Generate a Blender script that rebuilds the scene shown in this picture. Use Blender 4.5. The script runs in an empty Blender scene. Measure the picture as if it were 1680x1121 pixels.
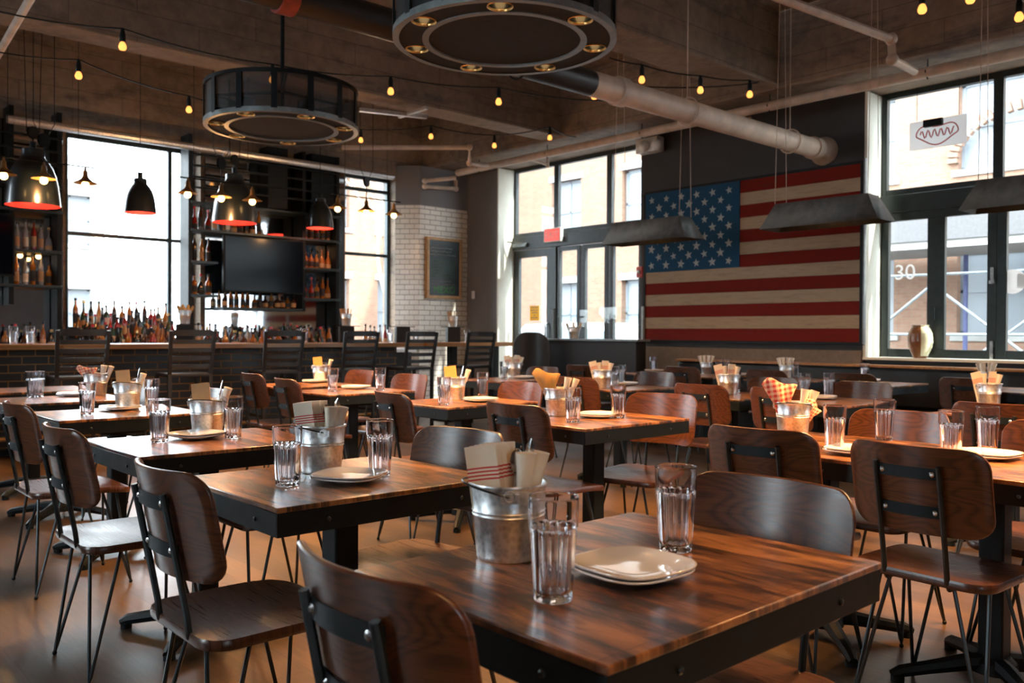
import bpy, math, random
from math import sin, cos, pi, radians, tan, atan, floor, sqrt
from mathutils import Vector, Matrix
random.seed(7)
S = bpy.context.scene
COL = S.collection

# ------------------------------------------------------------------ camera
FPX = 1420.0
CAMZ = 1.18
YAW, PITCH, ROLL = radians(42.2), radians(-.55), radians(.3)
fw = Vector((sin(YAW)*cos(PITCH), cos(YAW)*cos(PITCH), sin(PITCH)))
rt = fw.cross(Vector((0, 0, 1))).normalized(); up = rt.cross(fw)
rt2 = cos(ROLL)*rt + sin(ROLL)*up; up2 = -sin(ROLL)*rt + cos(ROLL)*up
cam = bpy.data.cameras.new('camera'); co = bpy.data.objects.new('camera', cam); COL.objects.link(co)
co.matrix_world = Matrix(((rt2.x, up2.x, -fw.x, 0), (rt2.y, up2.y, -fw.y, 0), (rt2.z, up2.z, -fw.z, CAMZ), (0, 0, 0, 1)))
cam.sensor_width = 36; cam.lens = FPX/1680*36; cam.clip_start = .05; cam.clip_end = 200
cam.dof.use_dof = True; cam.dof.focus_distance = 2.7; cam.dof.aperture_fstop = 5.0
S.camera = co

# ------------------------------------------------------------------ world, sun, exposure
W = bpy.data.worlds.new('world'); S.world = W; W.use_nodes = True
bg = W.node_tree.nodes['Background']
bg.inputs[0].default_value = (.82, .91, 1, 1); bg.inputs[1].default_value = 18.0
sun = bpy.data.lights.new('sun', 'SUN'); sun.energy = 14; sun.color = (1, .94, .84); sun.angle = radians(1)
so = bpy.data.objects.new('sun', sun); COL.objects.link(so)
so.rotation_euler = Vector((.22, -.72, .66)).to_track_quat('Z', 'Y').to_euler()
S.view_settings.view_transform = 'Standard'; S.view_settings.look = 'None'
S.view_settings.exposure = 0.05; S.view_settings.gamma = 1; S.view_settings.use_curve_mapping = False

def ray(u, v):
    return fw + rt2*((u-840)/FPX) - up2*((v-560.5)/FPX)
def PZ(u, v, z=.75):                     # the point of height z seen at a pixel
    d = ray(u, v); return Vector((0, 0, CAMZ)) + d*((z-CAMZ)/d.z)
def PX(u, v, x):
    d = ray(u, v); return Vector((0, 0, CAMZ)) + d*(x/d.x)
def PY(u, v, y):
    d = ray(u, v); return Vector((0, 0, CAMZ)) + d*(y/d.y)

# ------------------------------------------------------------------ materials
class NT:
    def __init__(s, name):
        s.m = bpy.data.materials.new(name); s.m.use_nodes = True
        s.t = s.m.node_tree; s.b = s.t.nodes['Principled BSDF']
    def n(s, t, **k):
        nd = s.t.nodes.new(t)
        for a, v in k.items():
            if a.startswith('i'):
                key = a[1:]
                nd.inputs[int(key) if key.isdigit() else key.replace('_', ' ')].default_value = v
            else: setattr(nd, a, v)
        return nd
    def l(s, a, b): s.t.links.new(a, b)
    def math(s, op, a, b=None, c=None):
        nd = s.t.nodes.new('ShaderNodeMath'); nd.operation = op
        for i, x in enumerate((a, b, c)):
            if x is None: continue
            if isinstance(x, (int, float)): nd.inputs[i].default_value = x
            else: s.l(x, nd.inputs[i])
        return nd.outputs[0]
    def ramp(s, fac, stops):
        r = s.t.nodes.new('ShaderNodeValToRGB'); e = r.color_ramp.elements
        while len(e) < len(stops): e.new(.5)
        for x, (p, c) in zip(e, stops):
            x.position = p; x.color = (*c, 1)
        s.l(fac, r.inputs[0]); return r.outputs[0]
    def mix(s, f, a, b, mode='MIX'):
        nd = s.t.nodes.new('ShaderNodeMix'); nd.data_type = 'RGBA'; nd.blend_type = mode
        for i, x in ((0, f), (6, a), (7, b)):
            if isinstance(x, (int, float)): nd.inputs[i].default_value = x
            elif isinstance(x, tuple): nd.inputs[i].default_value = (*x, 1)
            else: s.l(x, nd.inputs[i])
        return nd.outputs[2]
    def comb(s, x, y, z):
        nd = s.t.nodes.new('ShaderNodeCombineXYZ')
        for i, v in enumerate((x, y, z)):
            if isinstance(v, (int, float)): nd.inputs[i].default_value = v
            else: s.l(v, nd.inputs[i])
        return nd.outputs[0]
    def xyz(s, out='Object'):
        tc = s.n('ShaderNodeTexCoord'); sp = s.n('ShaderNodeSeparateXYZ'); s.l(tc.outputs[out], sp.inputs[0])
        return sp.outputs
    def noise(s, vec, scale, detail=4, rough=.55, dist=0):
        nd = s.n('ShaderNodeTexNoise', iScale=scale, iDetail=float(detail), iRoughness=rough, iDistortion=float(dist))
        if vec is not None: s.l(vec, nd.inputs['Vector'])
        return nd.outputs[0]
    def bump(s, h, st, d=.01):
        nd = s.n('ShaderNodeBump', iStrength=st, iDistance=d); s.l(h, nd.inputs['Height']); s.l(nd.outputs[0], s.b.inputs['Normal'])

def M(name, col, rough=.5, metal=0, **k):
    m = NT(name); b = m.b.inputs
    b['Base Color'].default_value = (*col, 1); b['Roughness'].default_value = rough; b['Metallic'].default_value = metal
    for a, v in k.items(): b[a.replace('_', ' ')].default_value = v
    return m
def plain(name, col, rough=.5, metal=0, var=.15, scale=20, **k):
    """slightly mottled procedural paint or metal"""
    m = M(name, col, rough, metal, **k)
    tc = m.n('ShaderNodeTexCoord'); nz = m.noise(tc.outputs['Object'], scale, 3)
    c = m.ramp(nz, [(.3, tuple(x*(1-var) for x in col)), (.7, tuple(min(1, x*(1+var)) for x in col))])
    m.l(c, m.b.inputs['Base Color'])
    r = m.math('MULTIPLY_ADD', nz, .2, max(.02, rough-.1)); m.l(r, m.b.inputs['Roughness'])
    return m.m

def emis(name, col, st):
    m = M(name, col, .5); m.b.inputs['Emission Color'].default_value = (*col, 1); m.b.inputs['Emission Strength'].default_value = st
    return m.m

def tabletop_mat():
    m = NT('reclaimed_plank_wood'); o = m.xyz()
    oi = m.n('ShaderNodeObjectInfo'); rnd = oi.outputs['Random']
    pl = m.math('FLOOR', m.math('MULTIPLY', m.math('ADD', o[0], 5.0), 10.5))
    wn = m.n('ShaderNodeTexWhiteNoise', noise_dimensions='2D'); m.l(m.comb(pl, m.math('MULTIPLY', rnd, 50), 0), wn.inputs['Vector'])
    vec = m.comb(m.math('MULTIPLY', o[0], 10), m.math('MULTIPLY_ADD', wn.outputs[0], 9.0, m.math('MULTIPLY', o[1], 2.2)), m.math('MULTIPLY', rnd, 40))
    nz = m.noise(vec, 2.2, 6, .65, .5)
    fine = m.noise(m.comb(m.math('MULTIPLY', o[0], 130), m.math('MULTIPLY', o[1], 5), rnd), 2.0, 4, .6)
    f = m.math('ADD', m.math('MULTIPLY_ADD', nz, 1.9, -.45), m.math('MULTIPLY_ADD', wn.outputs[0], .22, m.math('MULTIPLY_ADD', fine, .35, -.3)))
    c = m.ramp(f, [(.18, (.010, .006, .005)), (.36, (.05, .02, .009)), (.52, (.20, .075, .024)), (.8, (.46, .2, .068))])
    # seams between the planks
    fr = m.math('FRACT', m.math('MULTIPLY', m.math('ADD', o[0], 5.0), 10.5))
    seam = m.math('LESS_THAN', m.math('ABSOLUTE', m.math('SUBTRACT', fr, .5)), .487)
    seam2 = m.math('GREATER_THAN', m.math('ABSOLUTE', m.math('SUBTRACT', m.math('ABSOLUTE', o[1]), .283)), .0012)
    s = m.math('MULTIPLY', seam, seam2)
    c = m.mix(m.math('SUBTRACT', 1, m.math('MULTIPLY_ADD', s, .6, .4)), c, (.01, .005, .003))
    m.l(c, m.b.inputs['Base Color'])
    m.l(m.math('MULTIPLY_ADD', fine, .22, .2), m.b.inputs['Roughness'])
    m.b.inputs['Coat Weight'].default_value = .5; m.b.inputs['Coat Roughness'].default_value = .22
    m.bump(m.math('ADD', fine, m.math('MULTIPLY', s, 1.5)), .25, .002)
    return m.m

def grain_mat(name, dark, mid, light, rough=.35, axis='Y'):
    """bent plywood / walnut grain, cathedral figure running along local Y"""
    m = NT(name); o = m.xyz(); oi = m.n('ShaderNodeObjectInfo'); rnd = oi.outputs['Random']
    a, b = (o[1], o[2]) if axis == 'Y' else (o[1], o[0])
    vec = m.comb(m.math('MULTIPLY', a, 3.0), m.math('MULTIPLY', b, 8), m.math('MULTIPLY', rnd, 30))
    big = m.noise(vec, 1.2, 1, .4, .15)
    w = m.math('FRACT', m.math('MULTIPLY', big, 15))
    w = m.math('MULTIPLY', m.math('SINE', m.math('MULTIPLY', w, 3.14159)), .6)
    fine = m.noise(m.comb(m.math('MULTIPLY', a, 3), m.math('MULTIPLY', b, 190), rnd), 1.5, 3, .5)
    f = m.math('ADD', m.math('MULTIPLY_ADD', w, .42, .12), m.math('MULTIPLY', fine, .6))
    c = m.ramp(f, [(.22, dark), (.48, mid), (.8, light)])
    m.l(c, m.b.inputs['Base Color'])
    m.l(m.math('MULTIPLY_ADD', fine, .25, rough-.12), m.b.inputs['Roughness'])
    m.b.inputs['Coat Weight'].default_value = .2; m.b.inputs['Coat Roughness'].default_value = .25
    m.bump(f, .06, .001)
    return m.m

def floor_mat():
    m = NT('worn_plank_floor'); o = m.xyz()
    br = m.n('ShaderNodeTexBrick', offset=.43, iScale=1.0, iMortar_Size=.0025, iBrick_Width=1.35, iRow_Height=.15, iBias=0.0)
    br.inputs['Color1'].default_value = (0, 0, 0, 1); br.inputs['Color2'].default_value = (1, 1, 1, 1); br.inputs['Mortar'].default_value = (.5, .5, .5, 1)
    m.l(m.comb(o[1], o[0], 0), br.inputs['Vector'])
    fine = m.noise(m.comb(m.math('MULTIPLY', o[0], 30), m.math('MULTIPLY', o[1], 2.5), 0), 2, 5, .6)
    blot = m.noise(m.comb(o[0], o[1], 0), 1.1, 4, .6)
    f = m.math('ADD', m.math('MULTIPLY', br.outputs[0], .3), m.math('ADD', m.math('MULTIPLY', fine, .5), m.math('MULTIPLY', blot, .35)))
    c = m.ramp(f, [(.3, (.016, .010, .007)), (.55, (.066, .038, .019)), (.85, (.14, .08, .038))])
    c = m.mix(m.math('MULTIPLY', br.outputs[1], .5), c, (.03, .015, .008))
    m.l(c, m.b.inputs['Base Color'])
    m.l(m.math('MULTIPLY_ADD', blot, .3, .2), m.b.inputs['Roughness'])
    m.b.inputs['Coat Weight'].default_value = .35; m.b.inputs['Coat Roughness'].default_value = .3
    m.bump(m.math('SUBTRACT', fine, br.outputs[1]), .2, .003)
    return m.m

def concrete_mat(name='board_marked_concrete', k=1.0):
    m = NT(name); tc = m.n('ShaderNodeTexCoord'); o = m.xyz()
    big = m.noise(tc.outputs['Object'], .7, 5, .65, .4); sm = m.noise(tc.outputs['Object'], 9, 5, .7)
    stain = m.noise(m.comb(m.math('MULTIPLY', o[0], .6), m.math('MULTIPLY', o[1], .6), m.math('MULTIPLY', o[2], 2.5)), 1.3, 5, .7, .6)
    c = m.ramp(big, [(.3, (.17*k, .115*k, .075*k)), (.55, (.28*k, .195*k, .135*k)), (.75, (.40*k, .295*k, .215*k))])  # concrete browns deepened to carry the warm tint of lamp light
    c = m.mix(m.ramp(stain, [(.52, (0, 0, 0)), (.66, (.8, .8, .8))]), c, (.045*k, .043*k, .045*k))
    c = m.mix(.35, c, m.ramp(sm, [(.3, (.1*k, .075*k, .055*k)), (.7, (.42*k, .32*k, .24*k))]), 'MIX')
    br = m.n('ShaderNodeTexBrick', iScale=1.0, iMortar_Size=.004, iBrick_Width=1.1, iRow_Height=.22)
    m.l(m.comb(m.math('ADD', o[0], o[1]), o[2], 0), br.inputs['Vector'])
    c = m.mix(m.math('MULTIPLY', br.outputs[1], .6), c, (.05, .04, .035))
    m.l(c, m.b.inputs['Base Color']); m.b.inputs['Roughness'].default_value = .8
    m.bump(m.math('SUBTRACT', sm, br.outputs[1]), .5, .012)
    return m.m

def brick_mat(name, c1, c2, mortar, bw, bh, ms, rough=.4, var=.6, bumpd=.004):
    m = NT(name); o = m.xyz()
    br = m.n('ShaderNodeTexBrick', iScale=1.0, iMortar_Size=ms, iMortar_Smooth=.1, iBrick_Width=bw, iRow_Height=bh, iBias=0.0)
    br.inputs['Color1'].default_value = (*c1, 1); br.inputs['Color2'].default_value = (*c2, 1); br.inputs['Mortar'].default_value = (*mortar, 1)
    m.l(m.comb(m.math('ADD', o[0], m.math('MULTIPLY', o[1], -1)), o[2], 0), br.inputs['Vector'])
    tc = m.n('ShaderNodeTexCoord'); nz = m.noise(tc.outputs['Object'], 6, 4)
    c = m.mix(.25, br.outputs[0], m.ramp(nz, [(.3, tuple(x*.6 for x in c1)), (.7, c2)]))
    m.l(c, m.b.inputs['Base Color'])
    m.l(m.math('MULTIPLY_ADD', br.outputs[1], .5, rough), m.b.inputs['Roughness'])
    m.bump(m.math('SUBTRACT', 1, br.outputs[1]), .6, bumpd)
    return m.m

def galv_mat():
    m = NT('galvanised_steel'); tc = m.n('ShaderNodeTexCoord')
    v = m.n('ShaderNodeTexVoronoi', iScale=95.0); m.l(tc.outputs['Object'], v.inputs['Vector'])
    nz = m.noise(tc.outputs['Object'], 40, 4)
    f = m.math('ADD', m.math('MULTIPLY', v.outputs[0], .6), m.math('MULTIPLY', nz, .7))
    m.l(m.ramp(f, [(.3, (.5, .54, .57)), (.8, (.85, .87, .88))]), m.b.inputs['Base Color'])
    m.b.inputs['Metallic'].default_value = .9
    m.l(m.math('MULTIPLY_ADD', f, .25, .22), m.b.inputs['Roughness'])
    m.bump(nz, .08, .001)
    return m.m

def napkin_mat(name='striped_napkin_cloth', check=False):
    m = NT(name); o = m.xyz()
    if check:
        a = m.math('GREATER_THAN', m.math('FRACT', m.math('MULTIPLY', o[0], 60)), .5)
        b = m.math('GREATER_THAN', m.math('FRACT', m.math('MULTIPLY', o[2], 60)), .5)
        f = m.math('MULTIPLY', m.math('ADD', a, b), .5)
        c = m.mix(f, (.85, .62, .42), (.62, .06, .04))
    else:
        z = o[2]
        f1 = m.math('GREATER_THAN', m.math('FRACT', m.math('MULTIPLY', z, 140)), .55)
        band = m.math('MULTIPLY', m.math('GREATER_THAN', z, .138), m.math('LESS_THAN', z, .168))
        c = m.mix(m.math('MULTIPLY', f1, band), (.78, .68, .55), (.55, .03, .03))
    m.l(c, m.b.inputs['Base Color']); m.b.inputs['Roughness'].default_value = .85
    return m.m

def flagpaint(name, col, wear):
    m = NT(name); o = m.xyz()
    streak = m.noise(m.comb(0, m.math('MULTIPLY', o[1], 1.5), m.math('MULTIPLY', o[2], 14)), 2.5, 6, .7, .4)
    sp = m.noise(m.comb(0, m.math('MULTIPLY', o[1], 8), m.math('MULTIPLY', o[2], 60)), 1.5, 5, .7)
    c = m.mix(m.ramp(streak, [(.5, (0, 0, 0)), (.72, (wear, wear, wear))]), col, tuple(x*.35+.02 for x in col))
    c = m.mix(m.math('MULTIPLY', sp, .35), c, tuple(x*.4 for x in col))
    m.l(c, m.b.inputs['Base Color']); m.b.inputs['Roughness'].default_value = .85; m.b.inputs['Specular IOR Level'].default_value = .15
    m.bump(sp, .3, .003)
    return m.m

def pane_mat():
    m = NT('window_glass'); t = m.t; t.nodes.remove(m.b)
    tr = m.n('ShaderNodeBsdfTransparent'); tr.inputs[0].default_value = (.96, .98, .97, 1)
    gl = m.n('ShaderNodeBsdfGlossy', iRoughness=.02)
    mx = m.n('ShaderNodeMixShader'); lw = m.n('ShaderNodeLayerWeight', iBlend=.5)
    m.l(m.math('MULTIPLY_ADD', m.math('POWER', lw.outputs['Facing'], 5), .55, .02), mx.inputs[0]); m.l(tr.outputs[0], mx.inputs[1]); m.l(gl.outputs[0], mx.inputs[2])
    m.l(mx.outputs[0], t.nodes['Material Output'].inputs[0]); return m.m

MT = {}
MT['table'] = tabletop_mat()
MT['walnut'] = grain_mat('walnut_plywood', (.010, .004, .003), (.055, .017, .007), (.12, .038, .013), .34)
MT['seatwood'] = grain_mat('walnut_seat', (.016, .006, .005), (.05, .018, .010), (.085, .032, .016), .3, 'X')
MT['floor'] = floor_mat()
MT['concrete'] = concrete_mat(k=.85)
MT['tile'] = brick_mat('white_subway_tile', (.78, .74, .66), (.7, .66, .58), (.07, .055, .045), .205, .076, .005, .2)
MT['barbrick'] = brick_mat('black_glazed_brick', (.007, .007, .008), (.013, .012, .012), (.28, .14, .05), .23, .078, .006, .5)
MT['redbrick'] = brick_mat('street_brick', (.21, .105, .066), (.25, .14, .09), (.21, .16, .12), .23, .075, .01, .8)
MT['galv'] = galv_mat()
MT['napkin'] = napkin_mat()
MT['check'] = napkin_mat('checked_deli_paper', True)
MT['pane'] = pane_mat()
MT['black'] = plain('black_steel', (.004, .007, .009), .5, .0, .3, Specular_IOR_Level=.22)
MT['matt'] = plain('matt_black_sheet', (.006, .007, .008), .85, 0, .2)
MT['weathered'] = plain('weathered_dark_zinc', (.07, .07, .066), .55, .3, .35, 12)
MT['gun'] = plain('gunmetal_rod', (.045, .055, .06), .34, .8, .2)
MT['chrome'] = plain('bolt_steel', (.55, .55, .55), .25, 1, .1)
MT['blackpaint'] = plain('black_lacquer', (.006, .006, .007), .5, 0, .3)
MT['frame'] = plain('dark_green_black_frame', (.016, .024, .023), .35, .2, .2)
MT['greyframe'] = plain('grey_door_frame', (.05, .06, .065), .4, .3, .15)
MT['darkwall'] = plain('charcoal_wall_paint', (.03, .029, .03), .7, 0, .2, 3)
MT['greywall'] = plain('grey_wall_paint', (.16, .155, .155), .7, 0, .12, 2)
MT['jamb'] = plain('cream_jamb_paint', (.72, .72, .62), .6, 0, .08, 3)
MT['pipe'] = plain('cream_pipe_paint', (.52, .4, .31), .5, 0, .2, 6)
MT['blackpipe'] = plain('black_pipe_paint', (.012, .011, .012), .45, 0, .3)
MT['redpipe'] = plain('red_coupling_paint', (.25, .03, .02), .45, 0, .3)
MT['plate'] = M('glazed_white_plate', (.8, .79, .78), .1, 0, Coat_Weight=.5).m
MT['clear'] = M('clear_plastic_tumbler', (.97, .97, 1), .03, 0, Transmission_Weight=1.0, IOR=1.42).m
MT['kraft'] = plain('kraft_card', (.46, .27, .13), .8, 0, .12, 15)
MT['orangecard'] = plain('amber_menu_card', (.62, .33, .09), .7, 0, .1, 15)
MT['paper'] = plain('cream_paper', (.78, .70, .58), .85, 0, .08, 20)
MT['steel'] = plain('cutlery_steel', (.6, .6, .6), .2, 1, .1)
MT['counter'] = grain_mat('oiled_oak_counter', (.12, .045, .012), (.30, .13, .035), (.48, .22, .06), .4)
MT['domeblack'] = plain('glossy_black_enamel', (.006, .010, .014), .34, .2, .2, Coat_Weight=.4)
MT['domered'] = plain('red_enamel_lining', (.85, .06, .04), .5, 0, .1)
MT['hood'] = plain('bronze_hood', (.34, .19, .07), .4, .8, .2)
MT['rim'] = plain('brushed_steel_ring', (.2, .23, .24), .4, .5, .2)
MT['bulb'] = emis('glowing_filament_bulb', (1, .40, .085), 1.9)
MT['bulb2'] = emis('warm_hood_bulb', (1, .6, .22), 9)
MT['canglow'] = emis('chandelier_bulb', (1, .62, .25), 7)
MT['brass'] = plain('brass_can', (.75, .5, .2), .3, .9, .1)
MT['tv'] = M('switched_off_screen', (.002, .004, .008), .15, 0, Specular_IOR_Level=.08).m
MT['mirror'] = M('bar_mirror', (.55, .56, .57), .05, 1.0).m
MT['flagred'] = flagpaint('weathered_red_paint', (.19, .016, .011), .6)
MT['flagwhite'] = flagpaint('weathered_cream_paint', (.45, .33, .22), .6)
MT['flagblue'] = flagpaint('weathered_blue_paint', (.016, .075, .15), .45)
MT['flagstar'] = plain('worn_star_paint', (.34, .37, .37), .7, 0, .2, 30)
MT['chalk'] = plain('chalkboard_slate', (.03, .045, .05), .35, 0, .5, 5)
MT['oakframe'] = plain('pale_oak_frame', (.45, .27, .12), .5, 0, .2, 20)
MT['greenchalk'] = plain('green_chalk', (.05, .22, .05), .9, 0, .2)
MT['pinkchalk'] = plain('pink_chalk', (.45, .25, .28), .9, 0, .2)
MT['exitred'] = emis('exit_sign_face', (.9, .12, .1), .8)
MT['whiteplastic'] = plain('white_plastic', (.7, .7, .68), .4, 0, .05)
MT['redplastic'] = plain('red_plastic', (.5, .02, .02), .35, 0, .1)
MT['yellow'] = plain('yellow_notice_paper', (.85, .55, .02), .6, 0, .05)
_y = M('yellow_notice_sheet', (.9, .6, .02), .6); _t = _y.n('ShaderNodeBsdfTranslucent'); _t.inputs[0].default_value = (.9, .55, .02, 1)
_m = _y.n('ShaderNodeMixShader', i0=.25); _y.l(_y.b.outputs[0], _m.inputs[1]); _y.l(_t.outputs[0], _m.inputs[2]); _y.l(_m.outputs[0], _y.t.nodes['Material Output'].inputs[0]); MT['yellowsheet'] = _y.m
MT['ink'] = plain('black_ink', (.02, .02, .02), .7)
MT['whiteink'] = plain('white_vinyl_lettering', (.85, .85, .85), .6, 0, .03)
def vinyl():
    m = M('white_vinyl_lettering', (.85, .85, .85), .6); t = m.t; tl = m.n('ShaderNodeBsdfTranslucent'); tl.inputs[0].default_value = (.8, .8, .8, 1)
    ad = m.n('ShaderNodeMixShader', i0=.55); m.l(m.b.outputs[0], ad.inputs[1]); m.l(tl.outputs[0], ad.inputs[2]); m.l(ad.outputs[0], t.nodes['Material Output'].inputs[0]); return m.m
MT['vinyl'] = vinyl()
def mesh_mat():
    m = M('perforated_black_mesh', (.012, .013, .014), .5); t = m.t; tr = m.n('ShaderNodeBsdfTransparent')
    o = m.xyz(); mx = m.n('ShaderNodeMixShader', i0=.22); m.l(m.b.outputs[0], mx.inputs[1]); m.l(tr.outputs[0], mx.inputs[2]); m.l(mx.outputs[0], t.nodes['Material Output'].inputs[0]); return m.m
MT['drummesh'] = mesh_mat()
MT['asphalt'] = plain('asphalt', (.06, .06, .063), .9, 0, .2, 3)
MT['sidewalk'] = plain('concrete_sidewalk', (.16, .155, .15), .9, 0, .15, 2)
MT['stone'] = plain('pale_limestone', (.3, .29, .27), .8, 0, .1, 3)
MT['darkglass'] = M('building_window_glass', (.2, .22, .24), .3).m
MT['carpaint'] = M('white_car_paint', (.35, .36, .37), .2, 0, Coat_Weight=.6).m
MT['rubber'] = plain('tyre_rubber', (.02, .02, .02), .8)
MT['greenpaint'] = plain('grey_hoarding_paint', (.09, .085, .085), .6)
MT['bluepost'] = plain('blue_scaffold_paint', (.06, .07, .16), .5)
MT['leather'] = plain('black_leatherette', (.012, .012, .013), .42, 0, .3)
MT['ceram'] = plain('brown_glazed_stoneware', (.19, .07, .025), .25, 0, .2, 12)
MT['ceramw'] = plain('cream_glazed_stoneware', (.75, .72, .5), .25, 0, .1, 12)
MT['partglass'] = MT['pane']
MT['tealpaint'] = plain('dark_teal_steel', (.02, .035, .04), .4, .3)

# ------------------------------------------------------------------ mesh builder
KIDS = {}
class G:
    def __init__(s): s.v = []; s.f = []
    def add(s, vs, fs, mx=None):
        o = len(s.v)
        for p in vs:
            p = Vector(p)
            if mx is not None: p = mx @ p
            s.v.append(tuple(p))
        for q in fs: s.f.append(tuple(i+o for i in q))
        return s
    def b(s, x0, x1, y0, y1, z0, z1, mx=None):
        vs = [(x, y, z) for x in (x0, x1) for y in (y0, y1) for z in (z0, z1)]
        return s.add(vs, [(0, 1, 3, 2), (4, 6, 7, 5), (0, 4, 5, 1), (2, 3, 7, 6), (0, 2, 6, 4), (1, 5, 7, 3)], mx)
    def c(s, x, y, z, sx, sy, sz, mx=None):
        return s.b(x-sx/2, x+sx/2, y-sy/2, y+sy/2, z-sz/2, z+sz/2, mx)
    def bar(s, a, b, w, h=None):
        """rectangular bar from a to b"""
        h = h or w; a = Vector(a); b = Vector(b); d = b-a; L = d.length
        q = d.to_track_quat('Z', 'Y').to_matrix().to_4x4(); q.translation = a
        return s.b(-w/2, w/2, -h/2, h/2, 0, L, q)
    def tube(s, pts, r, n=8, closed=False, caps=True):
        pts = [Vector(p) for p in pts]; N = len(pts); rs = r if isinstance(r, (list, tuple)) else [r]*N
        vs = []; prev = None
        for i, p in enumerate(pts):
            if closed: t = (pts[(i+1) % N]-pts[i-1])
            else: t = pts[min(i+1, N-1)]-pts[max(i-1, 0)]
            t = t.normalized() if t.length > 1e-9 else Vector((0, 0, 1))
            if prev is None:
                a = Vector((0, 0, 1)) if abs(t.z) < .9 else Vector((1, 0, 0)); x = a.cross(t).normalized()
            else:
                x = prev - t*prev.dot(t)
                x = x.normalized() if x.length > 1e-6 else Vector((1, 0, 0))
            prev = x; y = t.cross(x)
            for k in range(n):
                a = 2*pi*k/n; vs.append(p + (x*cos(a)+y*sin(a))*rs[i])
        fs = []
        for i in range(N if closed else N-1):
            j = (i+1) % N
            for k in range(n):
                l = (k+1) % n; fs.append((i*n+k, i*n+l, j*n+l, j*n+k))
        if caps and not closed:
            fs.append(tuple(range(n-1, -1, -1))); fs.append(tuple((N-1)*n+k for k in range(n)))
        return s.add(vs, fs)
    def lathe(s, prof, n=24, at=(0, 0, 0), mod=None, capb=True, capt=True, mx=None):
        vs = []; fs = []; K = len(prof)
        for i, (r, z) in enumerate(prof):
            for k in range(n):
                a = 2*pi*k/n; rr = r*(mod(i, a) if mod else 1)
                vs.append((at[0]+rr*cos(a), at[1]+rr*sin(a), at[2]+z))
        for i in range(K-1):
            for k in range(n):
                l = (k+1) % n; fs.append((i*n+k, i*n+l, (i+1)*n+l, (i+1)*n+k))
        if capb: fs.append(tuple(range(n-1, -1, -1)))
        if capt: fs.append(tuple((K-1)*n+k for k in range(n)))
        return s.add(vs, fs, mx)
    def cyl(s, x, y, z0, z1, r, n=16): return s.lathe([(r, z0), (r, z1)], n, (x, y, 0))
    def sph(s, c, r, n=12, sz=1):
        pr = [(max(1e-4, r*sin(pi*i/n)), -r*sz*cos(pi*i/n)) for i in range(n+1)]
        return s.lathe(pr, n+4, c, capb=False, capt=False)
    def prism(s, poly, h0, h1, mp=lambda a, b, h: (a, b, h)):
        n = len(poly); vs = [mp(a, b, h0) for a, b in poly]+[mp(a, b, h1) for a, b in poly]
        fs = [tuple(range(n-1, -1, -1)), tuple(range(n, 2*n))]+[(i, (i+1) % n, n+(i+1) % n, n+i) for i in range(n)]
        return s.add(vs, fs)
    def slab(s, outline, th, fn, rings=(1, .93, .75, .5, .25), round_=0.3):
        """outline ring mesh in (a,b); fn(a,b,t,rad)->3D, t in 0(bottom)..1(top); rounded edge"""
        n = len(outline); vs = []; fs = []
        lay = [(r, 0) for r in reversed(rings)]
        e = 1+.012*0
        seq = [(r, 0.0) for r in reversed(rings)] + [(1.0+round_*.04, .25), (1.0+round_*.05, .5), (1.0+round_*.04, .75)] + [(r, 1.0) for r in rings]
        for r, t in seq:
            for a, b in outline: vs.append(fn(a*r, b*r, t, r))
        K = len(seq)
        for i in range(K-1):
            for k in range(n):
                l = (k+1) % n; fs.append((i*n+k, i*n+l, (i+1)*n+l, (i+1)*n+k))
        vs.append(fn(0, 0, 0, 0)); c0 = len(vs)-1; vs.append(fn(0, 0, 1, 0)); c1 = len(vs)-1
        for k in range(n):
            l = (k+1) % n; fs.append((c0, l, k)); fs.append((c1, (K-1)*n+k, (K-1)*n+l))
        return s.add(vs, fs)
    def done(s, name, mat, parent=None, ang=35, bevel=0, loc=None):
        me = bpy.data.meshes.new(name); me.from_pydata(s.v, [], s.f); me.validate()
        me.materials.append(MT[mat] if isinstance(mat, str) else mat)
        me.polygons.foreach_set('use_smooth', [True]*len(me.polygons)); me.set_sharp_from_angle(angle=radians(ang))
        me.update()
        o = bpy.data.objects.new(name, me); COL.objects.link(o)
        if parent: o.parent = parent; KIDS.setdefault(parent.name, []).append(o)
        if loc: o.location = loc
        if bevel:
            md = o.modifiers.new('bevel', 'BEVEL'); md.width = bevel; md.segments = 2; md.limit_method = 'ANGLE'; md.angle_limit = radians(50)
        return o

def rrect(w, h, r, n=6):
    out = []
    for cx, cy, a0 in ((w/2-r, h/2-r, 0), (-w/2+r, h/2-r, 90), (-w/2+r, -h/2+r, 180), (w/2-r, -h/2+r, 270)):
        for i in range(n+1):
            a = radians(a0+90*i/n); out.append((cx+r*cos(a), cy+r*sin(a)))
    # subdivide long straight runs
    res = []
    for i, p in enumerate(out):
        q = out[(i+1) % len(out)]; res.append(p); d = math.hypot(q[0]-p[0], q[1]-p[1])
        k = int(d/.04)
        for j in range(1, k+1): res.append((p[0]+(q[0]-p[0])*j/(k+1), p[1]+(q[1]-p[1])*j/(k+1)))
    return res

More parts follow.
